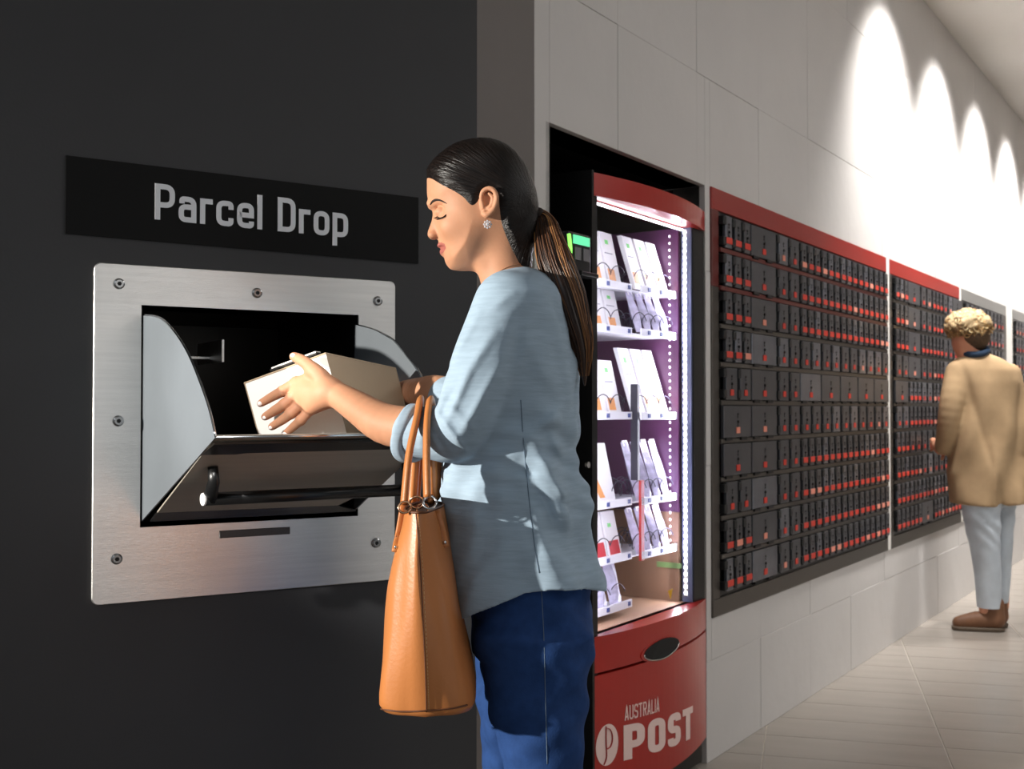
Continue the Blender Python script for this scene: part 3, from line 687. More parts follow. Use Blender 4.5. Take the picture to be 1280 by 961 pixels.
def logo(txt, xl, xr, ybl, ytl, yb_r, off):
    B = -.045
    sL = T.hit(xl, 900, B)[0]; sR = T.hit(xr, 900, B)[0]; zb_ = T.hit(xl, ybl, B)[1]; zt_ = T.hit(xl, ytl, B)[1]; zbr = T.hit(xr, yb_r, B)[1]
    def pl_(x, z, lift):
        u = sL + x * (sR - sL); return (u, bow(u) - .0006 - lift, zb_ + z * (zt_ - zb_) + (zbr - zb_) * x)
    strokes(txt, off, .09 if off > .1 else .12, pl_, .001).build('lettering', M['logo'], vm)
logo('POST', 781, 864, 951, 907, 921, .105)
logo('AUSTRALIA', 782, 818, 901, 883, 888, .055)
sy = T.hit(766, 932, -.045); rx = (T.hit(776, 932, -.045)[0] - T.hit(756, 932, -.045)[0]) / 2; rz = (T.hit(766, 906, -.045)[1] - T.hit(766, 958, -.045)[1]) / 2
m = MB(); n = 32; vs = [(sy[0] + rx * math.cos(2 * math.pi * k / n), 0, sy[1] + rz * math.sin(2 * math.pi * k / n)) for k in range(n)]
m.add([(x, bow(x) - .0015, z) for x, y, z in vs], [tuple(range(n))]); m.build('emblem', M['logo'], vm)
m = MB(); g = spline([(-.15, .92), (-.15, .2), (-.12, -.55), (-.35, -.9)], 5); g2 = spline([(-.13, -.2), (.25, -.12), (.42, .25), (.25, .68), (-.12, .82)], 5)
for gg in (g, g2): m.tube([(sy[0] + rx * a, bow(sy[0] + rx * a) - .0022, sy[1] + rz * b) for a, b in gg], .0034, 6, flat=.4)
m.build('emblem', M['red'], vm)
# card reader on the left column
rd = empty('card_reader', T.o, T.a, label='black card reader with green lit screen on the vending machine left column', cat='card reader')
ru0 = T.hit(711, 320, -.06)[0]; ru1 = T.hit(739, 320, -.06)[0]; rz0 = T.hit(724, 340, -.06)[1]; rz1 = T.hit(724, 291, -.06)[1]
bevel(MB().box(ru0, ru1, -.06, .02, rz0, rz1).build('housing', M['black_metal'], rd), .006)
hgt = rz1 - rz0
MB().box(ru0 + .022, ru1 - .012, -.0625, -.06, rz1 - .30 * hgt, rz1 - .08 * hgt).build('screen', mat('green_screen', lin(60, 200, 130), .3, emit=(.16, .80, .42, 1), estr=1.0), rd)
MB().box(ru0 + .03, ru0 + .062, -.0625, -.06, rz0 + .3 * hgt, rz0 + .62 * hgt).box(ru0 + .075, ru1 - .014, -.0625, -.06, rz0 + .3 * hgt, rz0 + .62 * hgt).build('card_slot', mat('reader_grey', lin(120, 118, 122), .5), rd)
m = MB(); m.tube(spline([(ru0 + .004, -.058, rz0 + .02), (ru0 - .002, -.066, (rz0 + rz1) / 2), (ru0 + .004, -.058, rz1 - .01)], 8), .0055, 8); m.build('light_ring', mat('green_ring', lin(120, 230, 80), .4, emit=(.28, .9, .12, 1), estr=1.6), rd, True)
MB().box(ru0 + .02, ru1 - .01, -.09, -.055, rz0 - .014, rz0 - .002, c=.002).build('lip', M['black_metal'], rd)

# shelves, coils and stock
M['v_rail'] = mat('price_rail', lin(236, 234, 240), .4); M['v_tag'] = mat('blue_price_tag', lin(50, 64, 130), .5)
M['wire'] = mat('coil_wire', lin(60, 58, 72), .3, .8)
M['pk_white'] = mat('white_pack', lin(240, 236, 238), .5); M['pk_clear'] = mat('satchel_pack', lin(196, 190, 214), .25, noise=.25, nscale=40, bump=.5, bscale=45)
M['pk_orange'] = mat('orange_print', lin(232, 156, 84), .5); M['pk_red'] = mat('red_print', lin(206, 40, 52), .5); M['pk_green'] = mat('green_print', lin(120, 220, 120), .5); M['pk_grey'] = mat('grey_print', lin(150, 146, 160), .5)
RPX = (((742, 351), (787, 360)), ((742, 407), (788, 416)), ((742, 519), (790, 520)), ((742, 634), (790, 625)), ((748, 702), (790, 694)), ((745, 767), (790, 752)))
names = ['top', 'second', 'third', 'fourth', 'fifth', 'bottom']
def pack(s, z, w, h, d, lean, kind, label, group=None):
    p = empty('stock_pack', T.o, T.a, label=label, cat='package', group=group)
    loc = T.M @ Vector((s, d, z)); p.location = loc
    th = .016; ty = math.tan(lean) * h
    def pl(x0, x1, f0, f1, off): return [(x0, ty * f0 - off, h * f0), (x1, ty * f0 - off, h * f0), (x1, ty * f1 - off, h * f1), (x0, ty * f1 - off, h * f1)]
    if kind == 'clear':
        m = MB(); rows_ = 5; vs = []; fs = []
        for i in range(rows_ + 1):
            f = i / rows_; b = .006 + .012 * math.sin(math.pi * min(1, f * 1.1)) ; ww = w * (1 - .10 * abs(f - .5))
            vs += [((w - ww) / 2, ty * f, h * f), (w / 2, ty * f - b, h * f), ((w + ww) / 2, ty * f, h * f), (w / 2, ty * f + b, h * f)]
        for i in range(rows_):
            for k in range(4): fs.append((i * 4 + k, i * 4 + (k + 1) % 4, i * 4 + 4 + (k + 1) % 4, i * 4 + 4 + k))
        m.add(vs, fs + [(0, 1, 2, 3), (rows_ * 4 + 3, rows_ * 4 + 2, rows_ * 4 + 1, rows_ * 4)]); m.build('pouch', M['pk_clear'], p)
        MB().prism(pl(w * .2, w * .8, .93, 1.03, .004), (0, .004, 0)).build('hang_tab', M['pk_white'], p)
    else:
        MB().prism(pl(0, w, 0, 1, 0), (0, th, 0)).build('carton', M['pk_white'], p)
        if kind == 'box':
            MB().prism(pl(w * .08, w * .6, .10, .32, .0008), (0, .0006, 0)).build('print', M['pk_orange'], p)
            MB().prism(pl(w * .30, w * .55, .78, .86, .0008), (0, .0006, 0)).build('print', M['pk_green'], p)
            MB().prism(pl(w * .10, w * .75, .60, .62, .0008), (0, .0006, 0)).build('print', M['pk_grey'], p)
        if kind == 'envelope':
            MB().prism([(w * .28, ty * .85 - .0008, h * .85), (w * .42, ty * .85 - .0008, h * .85), (w * .72, ty * .1 - .0008, h * .1), (w * .58, ty * .1 - .0008, h * .1)], (0, .0006, 0)).build('print', M['pk_orange'], p)
        if kind == 'redbox':
            MB().prism(pl(w * .1, w * .9, .06, .36, .0008), (0, .0006, 0)).build('print', M['pk_red'], p)
            MB().prism(pl(w * .3, w * .55, .66, .74, .0008), (0, .0006, 0)).build('print', M['pk_green'], p)
def coil_mesh():
    m = MB(); n = 70; m.tube([(.026 * math.cos(2 * math.pi * 3.5 * i / n), .16 * i / n, .026 + .026 * math.sin(2 * math.pi * 3.5 * i / n)) for i in range(n + 1)], .0016, 5); return m.mesh('coil', M['wire'], True)
cm = coil_mesh()
DL = .075; side_word = {0: 'left', 1: 'right'}
styles = [('box', 'box'), ('box', 'clear'), ('box', 'box'), ('envelope', 'clear'), ('redbox', 'clear'), ('clear', 'clear')]
hts = (.175, .13, .175, .185, .14, .16)
for i, ((xa, ya), (xb, yb)) in enumerate(RPX):
    sa = T.hit(742, ya, DL)[0] - .05; sb_ = T.hit(788, yb, DL)[0]; z = (T.hit(xa, ya, DL)[1] + T.hit(xb, yb, DL)[1]) / 2
    sc0 = sb_ + .02; sc1 = wb - .012
    sh = MB().box(sa, sc1 if i < 5 else sb_, DL, .5, z - .008, z - .004).build('shelf', M['v_rail'], vm)
    r = MB().box(sa, sb_, DL - .006, DL, z - .012, z + .012).build('price_rail', M['v_rail'], vm)
    for f in (.45, .93): MB().box(sa + (sb_ - sa) * f - .008, sa + (sb_ - sa) * f + .008, DL - .008, DL - .006, z - .006, z + .007).build('price_tag', M['v_tag'], r)
    if i < 5:
        r = MB().box(sc0, sc1, DL - .03, DL - .024, z - .014, z + .010).build('price_rail', M['v_rail'], vm)
        for f in (.2, .55): MB().box(sc0 + (sc1 - sc0) * f - .008, sc0 + (sc1 - sc0) * f + .008, DL - .033, DL - .03, z - .008, z + .005).build('price_tag', M['v_tag'], r)
    h = hts[i]; L_, R_ = styles[i]
    n1 = 3; w1 = (sb_ - sa) / 3.05
    if L_ == 'envelope':
        pack(sa, z, (sb_ - sa) * .80, h, DL + .02, .22, L_, 'large white envelope with orange stripe on the fourth vending shelf')
        link('coil', cm, vm, (sb_ - .045, DL + .004, z + .014))
    else:
        lab = {'box': 'white carton with orange print', 'redbox': 'white carton with red print', 'clear': 'clear wrapped pouch'}[L_]
        for k in range(n1):
            pack(sa + k * w1, z, w1 * .86, h, DL + .02, .22, L_, '%s, %s of three, left half, %s vending shelf' % (lab, ('leftmost', 'middle', 'rightmost')[k], names[i]), 'packs, left half of %s vending shelf' % names[i])
            link('coil', cm, vm, (sa + k * w1 + w1 * .45, DL + .004, z + .014))
    if i < 5:
        n2 = 4 if R_ == 'clear' else 3; w2 = (sc1 - sc0) / n2
        lab = {'box': 'white slim carton', 'clear': 'clear wrapped satchel'}[R_]
        for k in range(n2):
            pack(sc0 + k * w2, z, w2 * .8, h * (1.0 if i != 2 else 1.25), DL - .01, .30, R_, '%s, %s one, right half, %s vending shelf' % (lab, ('leftmost', 'second', 'third', 'fourth')[k], names[i]), 'packs, right half of %s vending shelf' % names[i])
            link('coil', cm, vm, (sc0 + k * w2 + w2 * .42, DL - .02, z + .012))
dv = T.hit(791, 500, DL)[0]
MB().box(dv - .006, dv + .008, DL - .02, DL + .005, T.hit(791, 600, DL)[1], T.hit(791, 480, DL)[1]).build('divider', mat('divider_grey', lin(34, 33, 46), .4), vm)
MB().box(dv - .002, dv + .02, DL - .03, DL - .022, T.hit(791, 700, DL)[1], T.hit(791, 600, DL)[1]).build('red_guide', M['red'], vm)
g0 = T.hit(821, 722, .09); g1 = T.hit(858, 708, .02)
MB().box(wb - .016, wb - .012, .03, .12, g1[1] - .006, g1[1] + .012).build('green_strip', mat('green_tape', lin(120, 150, 90), .5), vm)
tr_ = T.hit(837, 742, .006); MB().prism([(tr_[0] - .017, .003, tr_[1] + .012), (tr_[0] + .017, .003, tr_[1] + .014), (tr_[0] + .002, .003, tr_[1] - .018)], (0, .0009, 0)).build('warning_sticker', mat('yellow_sticker', lin(236, 190, 40), .5), vm)

# ------------------------------------------------------------------ the woman
YB = 2.03; K = YB / FPX
wm = empty('person', (0, 0, 0), 0, label='person with dark ponytail in pale blue shirt and jeans reaching the box into the chute', cat='person')
def px2(pts): return np.array([[P(x, y, YB).x, P(x, y, YB).z] for x, y in pts])
sA = spline(px2([(534.5, 221), (533.8, 232), (534.5, 245), (537.5, 255), (542.5, 265), (544, 278), (547, 292), (551, 305), (555, 318), (558, 328), (562.5, 334), (569, 337.2), (580, 338.4), (592, 337), (606, 330), (622, 318), (638, 312), (652, 306), (662, 292), (667, 275), (669.5, 262), (668, 246), (663, 228), (653, 207), (638, 189), (618, 179), (596, 177.5), (572, 183), (552, 196), (540, 209)]), 5, True)
sB = spline(px2([(540, 235), (537.5, 250), (539.2, 258), (541.5, 266), (540.2, 274), (537.6, 282), (534.8, 290), (535.2, 295.5), (539, 298.6), (544.4, 298.2), (548, 299.6), (548.6, 303), (546.6, 306.5), (547.6, 309.4), (551.6, 311), (549.6, 314.5), (551.4, 319), (556.6, 321.6), (557.6, 326.5), (560.5, 332), (567, 336), (590, 330), (600, 300), (590, 260), (565, 235)]), 5, True)
def head_fields(x, z, y, off=0):
    zc = P(600, 268, YB).z; zj = P(600, 330, YB).z
    t = np.clip((zc - z) / (zc - zj), 0, 1); R = .072 - .018 * t * t
    X2, Z2 = np.broadcast_arrays(x[:, 0, :], z[:, 0, :])
    dA = poly_sd(sA, X2, Z2)[:, None, :]; dB = poly_sd(sB, X2, Z2)[:, None, :]
    dA = dA + off
    def f(d, R):
        dd = np.minimum(d, R); H = 2 * R * dd - dd * dd; return (y * y - H) / np.sqrt(4 * y * y + 4 * np.maximum(R - d, 0) ** 2 + 1e-5)
    RB = .0135 + 0 * z
    zl = P(600, 310, YB).z; RB = RB + .009 * np.exp(-((z - zl) / .016) ** 2)     # lips are wider than the nose bridge
    return f(dA, R), f(dB, RB)
hh = .0017
hf = Field((P(524, 0, YB).x, -.10, P(600, 400, YB).z), (P(684, 0, YB).x, .10, P(600, 168, YB).z), hh)
x, y, z = hf.ax[0][:, None, None], hf.ax[1][None, :, None], hf.ax[2][None, None, :]
fA, fB = head_fields(x, z, y)
k = .007; g = np.maximum(k - np.abs(fA - fB), 0) / k; hf.F = (np.minimum(fA, fB) - g * g * k * .25).astype(np.float32)
def hp(px, py, side, lat): p = P(px, py, YB); return (p.x, side * lat, p.z)
# neck
nk = lambda px, py, lat=0: (P(px, py, YB).x, lat, P(px, py, YB).z)
hf.chain([nk(632, 290), nk(628, 318), nk(633, 345), nk(642, 372), nk(648, 400)], [.050, .047, .047, .056, .070], .022)
hf.cap(nk(606, 330, -.02), nk(618, 368, -.012), .012, .010, .014).cap(nk(606, 330, .02), nk(618, 368, .012), .012, .010, .014)
FS = hf.F.copy()
for sd in (-1, 1):
    hf.ell(hp(549, 266, sd, .034), (.011, .016, .0085), .012, cut=True)                       # eye socket
    hf.ell(hp(554.5, 268.5, sd, .0295), (.0135, .0125, .0105), .004)                           # closed lid over the eyeball
    hf.cap(hp(538.5, 256, sd, .012), hp(556, 254, sd, .041), .006, .005, .009)                # brow ridge
    hf.ell(hp(541.5, 294.5, sd, .0105), (.0085, .0062, .0062), .004)                           # nostril wing
    hf.ell(hp(543, 298.6, sd, .0062), (.0045, .0028, .003), .003, cut=True)
    hf.ell(hp(568, 288, sd, .044), (.020, .013, .016), .020)                                   # cheek
    hf.cap(hp(549, 309.6, sd, .004), hp(560, 310.6, sd, .026), .0012, .0010, .004, cut=True)  # mouth line
    # ear: rim, lobe, tragus, bowl
    lat = .072
    hf.ell(hp(611.5, 263, sd, lat - .001), (.0125, .007, .021), .006)
    hf.ell(hp(611, 260, sd, lat + .007), (.0085, .006, .013), .003, cut=True)
    rim = [(604.5, 265), (603, 257), (605, 250), (611, 246.5), (617, 248), (621, 254), (621.5, 261), (619, 269), (614.5, 275), (609.5, 278), (606.5, 275.5)]
    rl = [.003, .005, .008, .010, .012, .0125, .012, .010, .008, .006, .004]
    hf.chain([hp(a, b, sd, lat + l) for (a, b), l in zip(rim, rl)], [.0026, .0027, .0028, .003, .003, .003, .0029, .003, .0038, .0045, .0038], .003)
    hf.chain([hp(612, 252, sd, lat + .007), hp(616.5, 257, sd, lat + .008), hp(616, 264, sd, lat + .006), hp(611.5, 270, sd, lat + .004)], [.0018, .0022, .0022, .002], .003)
    hf.cap(hp(604.5, 266, sd, lat + .003), hp(605, 269, sd, lat + .003), .0032, .003, .003)
v, f = hf.mesh(); v[:, 1] += YB; head_part = (v, f)
# arms and hands
def arm_block(lo, hi, h, fn):
    a = Field(lo, hi, h); fn(a); return a.mesh()
def hand_left(a):
    a.chain([P(560, 545, 1.905), P(520, 537, 1.935), P(480, 529, 1.975), P(447, 509, 2.015), P(424, 495, 2.045), P(412, 490, 2.058)], [.041, .0375, .0350, .0285, .0235, .0225], .02)
    W_ = P(411, 490, 2.058)
    mcp = [P(371, 478.5, 2.098), P(371, 492, 2.094), P(377, 504, 2.092), P(388, 511.5, 2.085)]
    for q, r in zip(mcp, (.0125, .0125, .0118, .0105)): a.chain([W_, W_.lerp(q, .55) + Vector((0, -.003, 0)), q], [.0205, .0165, r], .014)
    F4 = [([(371, 478.5, 2.098), (353, 489, 2.100), (339, 496.5, 2.114), (325.5, 504.5, 2.128)], [.0108, .0094, .0082, .0066]),
          ([(371, 492, 2.094), (355, 505.5, 2.090), (342, 514, 2.104), (331, 521, 2.120)], [.0108, .0096, .0084, .0068]),
          ([(377, 504, 2.092), (364, 516.5, 2.088), (351, 526, 2.100), (339.5, 533.5, 2.114)], [.0104, .0092, .0080, .0066]),
          ([(388, 511.5, 2.085), (376, 525, 2.080), (366.5, 533.5, 2.090), (357.5, 541.5, 2.102)], [.0094, .0080, .0071, .0058])]
    for pts, rr in F4:
        a.chain([P(*q) for q in pts], rr, .0035)
        a.ell(P(pts[1][0], pts[1][1], pts[1][2] - .002), (.0098, .0098, .0098), .004)
    a.chain([W_, P(402, 473, 2.060), P(390, 460, 2.068), P(378, 451, 2.082), P(367, 445.5, 2.098)], [.019, .0165, .0118, .0104, .0078], .007)
    a.cap(P(392, 466, 2.072), P(378, 478, 2.092), .012, .009, .012)      # web between thumb and index
    a.cap(P(405, 497, 2.055), P(390, 506, 2.075), .013, .011, .012)
    for q in mcp: a.ell((q.x, q.y - .006, q.z + .001), (.0085, .007, .0085), .006)
lA = arm_block((P(312, 0, 2.14).x, 1.84, 1.09), (P(578, 0, 1.95).x, 2.18, 1.345), .0016, hand_left)
def hand_right(a):
    a.chain([P(596, 514, 2.12), P(550, 494, 2.19), P(528, 491, 2.255), P(508, 490, 2.335), P(482, 496, 2.41)], [.043, .038, .031, .024, .022], .015)
    w_ = P(482, 496, 2.41)
    for i in range(4):
        m_ = P(456, 492 + i * 8, 2.435 + .004 * i); tq = P(428 - i, 490 + i * 9, 2.415)
        a.chain([w_, m_, m_.lerp(tq, .5), tq], [.018, .010, .009, .007], .006)
    a.chain([w_, P(470, 484, 2.40), P(460, 474, 2.395)], [.016, .011, .008], .006)
rA = arm_block((P(415, 0, 2.45).x, 2.06, 1.10), (P(612, 0, 2.2).x, 2.48, 1.34), .0025, hand_right)
# torso, upper arms and legs under the clothes
tf = Field((-.30, 1.72, .0), (.26, 2.36, 1.47), .007)
bz = lambda py: P(600, py, YB).z; bxx = lambda px: P(px, 500, YB).x
tf.chain([(bxx(648), YB, bz(392)), (bxx(650), YB, bz(450)), (bxx(640), YB, bz(560)), (bxx(655), YB, bz(680)), (bxx(662), YB, bz(760))], [.06, .085, .075, .075, .07], .03)
tf.cap((bxx(646), YB - .10, bz(392)), (bxx(646), YB + .10, bz(392)), .038, .038, .03)
tf.chain([P(634, 395, 1.885), P(600, 480, 1.895), P(566, 545, 1.91)], [.034, .030, .032], .02)
tf.chain([P(636, 395, 2.17), P(608, 480, 2.17), P(592, 512, 2.14)], [.034, .030, .032], .02)
for lx, ly in ((670, YB - .085), (640, YB + .085)): tf.chain([(bxx(lx), ly, bz(770)), (bxx(lx + 2), ly, .50), (bxx(lx + 22), ly, .10)], [.055, .04, .03], .02); tf.chain([(bxx(lx + 22), ly, .09), (bxx(lx - 60), ly, .05)], [.032, .025], .02)
tB = tf.mesh()
body = field_obj('body', [head_part, lA, rA, tB], [M['skin'], M['lip']], wm)
# lips use their own colour
me = body.data; n_ = len(head_part[1]); co = np.zeros(len(me.vertices) * 3, np.float32); me.vertices.foreach_get('co', co); co = co.reshape(-1, 3)
lipz = [P(0, q, YB).z for q in (303.8, 310.2, 320.2)]; mi = np.zeros(len(me.polygons), np.int32); fc = co[head_part[1]].mean(1)
lx0 = P(541, 0, YB).x; lx1 = P(561.5, 0, YB).x; u_ = np.clip((fc[:, 0] - P(549, 0, YB).x) / (lx1 - P(549, 0, YB).x), 0, 1)
upb = lipz[0] + (lipz[1] - lipz[0]) * u_ ** 1.3; dnb = lipz[2] + (lipz[1] - lipz[2]) * u_ ** 1.6
sel = (fc[:, 0] < lx1) & (fc[:, 0] > lx0) & (fc[:, 2] < upb) & (fc[:, 2] > dnb) & (abs(fc[:, 1] - YB) < .030)
mi[:n_] = sel; me.polygons.foreach_set('material_index', mi)
bvh = BVHTree.FromPolygons([tuple(q) for q in co[:len(head_part[0])]], [tuple(q) for q in head_part[1]])
def on_skin(px, py, off=.0004, tree=None):
    r = ray(px, py).normalized(); h_ = (tree or bvh).ray_cast(CAM, r)
    return (h_[0] - r * off) if h_[0] else P(px, py, YB - .07)
def mirror_y(p): return Vector((p.x, 2 * YB - p.y, p.z))
br_pts = spline([(538, 255.5), (540.5, 252), (545, 249.8), (551, 250.6), (558.5, 254.4)], 4); br = [on_skin(a, b, .0002) for a, b in br_pts]
lash_pts = spline([(546.5, 270.5), (549.5, 272.6), (553, 272.0), (556, 270.0), (557.5, 268.0)], 4); la = [on_skin(a, b, .0004) for a, b in lash_pts]
for sd in (0, 1):
    fx = mirror_y if sd else (lambda p: p)
    n = len(br); MB().tube([fx(p) for p in br], [.0005 + .0017 * math.sin(math.pi * min(1, (i + 1.5) / n)) ** .7 for i in range(n)], 6).build('eyebrow', M['brow'], wm, True)
    n = len(la); m = MB(); m.tube([fx(p) for p in la], [.0006 + .0009 * math.sin(math.pi * i / (n - 1)) for i in range(n)], 5)
    for i in range(0, n, 1):
        p = la[i]; q = p + Vector((-.0065 * (1 - .5 * i / n), -.0035, -.0035)); m.tube([fx(p), fx(p.lerp(q, .5) + Vector((0, 0, -.0006))), fx(q)], [.0006, .0005, .0002], 4)
    m.build('eyelashes', M['brow'], wm)
    crease = [on_skin(a, b, .0001) for a, b in spline([(545.5, 264.5), (549, 261.6), (554, 261.8), (558.5, 265)], 4)]
# fingernails of the near hand
hb_ = BVHTree.FromPolygons([tuple(q) for q in lA[0]], [tuple(q) for q in lA[1]])
for a, b, w_, h_ in ((324.2, 505, 2.7, 2.6), (355.6, 543, 2.8, 2.2), (337.6, 535, 2.2, 2.0), (330, 522.6, 2.0, 2.0), (366, 444.8, 3.0, 2.4)):
    c = on_skin(a + 1.2, b - .6, 0, hb_); MB().ball((c.x - .0012, c.y - .0002, c.z), (w_ * .0019, .0026, h_ * .0018), 10, 6).build('fingernail', M['nail'], wm, True)

# hair cap
hair_poly = spline(px2([(533.5, 222), (543, 228), (556, 238), (571, 246.5), (583, 255), (592, 264), (599.5, 257), (603, 248), (611, 243.5), (620, 246), (625, 254), (626.5, 268), (629, 286), (636, 304), (645, 322), (655, 335), (676, 326), (686, 300), (700, 262), (690, 170), (600, 150), (524, 190), (522, 212)]), 4, True)
X2, Z2 = np.broadcast_arrays(x[:, 0, :], z[:, 0, :]); dh = poly_sd(hair_poly, X2, Z2)[:, None, :]
ang = np.arctan2(z - P(0, 266, YB).z, P(672, 0, YB).x - x)
groove = (np.sin(ang * 150 + 3 * np.sin(ang * 11)) + .6 * np.sin(ang * 83 + 1)) * .00028
offv = np.clip(dh / .010, -1, 1) * .0045 + .0010 + groove * (dh > 0)
Fh = Field(hf.lo, [hf.ax[i][-1] for i in range(3)], hh); Fh.F = (FS - offv).astype(np.float32)
Fh.F = np.maximum(Fh.F, -(dh + .0035) + 0 * y).astype(np.float32)
v, f = Fh.mesh(); v[:, 1] += YB
hair = field_obj('hair', [(v, f)], M['hair'], wm)
def flow(o, cx, cz, ka, kr):
    me = o.data; n = len(me.vertices); co = np.zeros(n * 3, np.float32); me.vertices.foreach_get('co', co); co = co.reshape(-1, 3)
    a = np.arctan2(co[:, 2] - cz, cx - co[:, 0]); r = np.hypot(co[:, 2] - cz, cx - co[:, 0])
    at = me.attributes.new('flow', 'FLOAT_VECTOR', 'POINT'); at.data.foreach_set('vector', np.stack([a * ka, r * kr, co[:, 1] * ka * 2], 1).astype(np.float32).ravel())
flow(hair, P(672, 0, YB).x, P(0, 266, YB).z, 3.0, 1.0)
# ponytail: a bundle of strands round a core
pc = spline([P(669, 267, YB), P(679, 273, YB - .004), P(684, 292, YB - .022), P(693, 325, YB - .045), P(706, 360, YB - .06), P(719, 400, YB - .062), P(728, 436, YB - .058), P(731, 482, YB - .05)], 6)
pw = np.interp(np.linspace(0, 1, len(pc)), [0, .12, .25, .42, .6, .75, .88, 1], [.010, .012, .023, .031, .032, .026, .018, .002])
core = MB(); core.tube(pc, list(pw * .80), 14, flat=.75); core.build('ponytail_core', M['strand_dark'], wm, True)
pt = MB(); R_ = random.Random(3)
cv = [Vector(p) for p in pc]
for i in range(330):
    th = R_.uniform(0, 2 * math.pi); rr = R_.uniform(.72, 1.04); n = len(cv); pts = []; e = int(n * R_.uniform(.78, 1.0)); ph = R_.uniform(0, 6); dth = R_.uniform(-.5, .5)
    for j in range(0, e, 2):
        t = (cv[min(j + 1, n - 1)] - cv[max(j - 1, 0)]).normalized(); a = Vector((t.z, 0, -t.x)).normalized(); b = t.cross(a)
        w_ = pw[j] * (rr + .06 * math.sin(j * .35 + ph)); tt = th + dth * j / n
        pts.append(cv[j] + a * (w_ * math.cos(tt)) + b * (w_ * .78 * math.sin(tt)))
    if len(pts) < 3: continue
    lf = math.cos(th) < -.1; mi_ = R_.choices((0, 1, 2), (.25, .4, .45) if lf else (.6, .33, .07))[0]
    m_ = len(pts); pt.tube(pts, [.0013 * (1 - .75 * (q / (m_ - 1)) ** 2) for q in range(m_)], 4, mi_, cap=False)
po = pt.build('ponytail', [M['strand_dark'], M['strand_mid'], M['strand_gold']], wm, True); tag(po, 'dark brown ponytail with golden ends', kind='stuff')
MB().tube([P(666, 266, YB), P(672, 268.5, YB), P(678, 272, YB)], [.0125, .0145, .013], 16).build('hair_tie', M['brow'], wm, True)

# shirt
def wob(x, y, z):
    a = .0022 * np.sin(38 * x + 52 * z + 9 * np.sin(14 * z + 5 * y)) + .0016 * np.sin(70 * z - 60 * x + 4 * np.sin(30 * y)) + .0012 * np.sin(110 * y + 40 * z)
    low = np.clip((P(0, 520, YB).z - z) / .12, 0, 1)
    b = .0075 * low * np.sin(46 * (x * .55 + z * .9) + 2.2 * np.sin(18 * x)) * np.clip((x + .02) / .08, 0, 1)      # diagonal pulls towards the small of the back
    c = .006 * low * np.sin(52 * y + 20 * x)
    return a + b + c
T_ = [(337, 648, 668, .050), (343, 622, 682, .085), (351, 607, 690, .128), (362, 601, 697, .158), (376, 596, 703, .172), (400, 586, 709, .176), (430, 575, 716, .172), (470, 563, 723, .162), (520, 560, 724, .150), (560, 556, 722, .146), (600, 551, 727, .150), (640, 549, 738, .160), (690, 551, 746, .172), (735, 556, 750, .180), (775, 562, 753, .186)]
rows_ = []
for py, a, b, hy in T_:
    xa, xb = P(a, py, YB).x, P(b, py, YB).x; rows_.append((P(0, py, YB).z, (xa + xb) / 2, YB, (xb - xa) / 2, hy))
sf = Field((-.24, 1.76, P(0, 785, YB).z), (.185, 2.31, P(0, 326, YB).z), .0034)
sf.stack(rows_, .01, 2.15, wob)
def sleeve(pts, rad, F_=sf):
    F_.chain([P(*q) for q in pts], rad, .022)
sleeve([(634, 380, 1.90), (624, 410, 1.89), (612, 440, 1.882), (597, 480, 1.88), (583, 520, 1.885), (567, 541, 1.90), (545, 541, 1.915), (520, 540, 1.93)], [.056, .057, .056, .053, .050, .049, .046, .0425])
sleeve([(636, 380, 2.165), (618, 440, 2.185), (604, 490, 2.165), (586, 506, 2.14), (564, 499, 2.165)], [.056, .054, .050, .048, .046])
def folds(F_, segs):                             # soft ridges (+) and valleys (-) along lines
    X2, Z2 = np.broadcast_arrays(F_.ax[0][:, None], F_.ax[2][None, :]); D = np.zeros(X2.shape)
    for (x0_, y0_, x1_, y1_, amp, w_) in segs:
        a = P(x0_, y0_, 1.9); b = P(x1_, y1_, 1.9); a = np.array([a.x, a.z]); e = np.array([b.x, b.z]) - a; L_ = e @ e
        t = np.clip(((X2 - a[0]) * e[0] + (Z2 - a[1]) * e[1]) / L_, 0, 1); d2 = (X2 - a[0] - t * e[0]) ** 2 + (Z2 - a[1] - t * e[1]) ** 2
        D += amp * np.exp(-d2 / w_ ** 2) * (.35 + .65 * np.sin(math.pi * np.clip(t, .05, .95)))
    F_.F = (F_.F - D[:, None, :]).astype(np.float32)
folds(sf, [(600, 395, 566, 452, .004, .008), (618, 420, 574, 486, .005, .009), (628, 455, 590, 520, .004, .009), (560, 470, 548, 520, .003, .006), (588, 470, 562, 524, .005, .007), (575, 478, 553, 520, -.003, .005),
    (604, 500, 574, 548, .004, .008), (546, 512, 582, 560, .006, .006), (540, 530, 560, 566, -.003, .005), (556, 500, 592, 534, .004, .007), (530, 520, 526, 560, .003, .005), (640, 372, 612, 392, .003, .008), (650, 400, 636, 470, -.005, .012),
    (664, 548, 728, 650, .011, .013), (652, 575, 700, 668, -.008, .012), (655, 612, 694, 712, .009, .013), (690, 545, 704, 574, .008, .009), (672, 532, 706, 524, .006, .009), (712, 500, 676, 536, .005, .010), (700, 590, 742, 676, -.005, .012),
    (622, 590, 632, 700, .004, .014), (596, 600, 590, 720, .004, .012), (575, 610, 572, 700, -.003, .010), (664, 440, 700, 500, .004, .014), (690, 420, 712, 520, -.003, .012)])
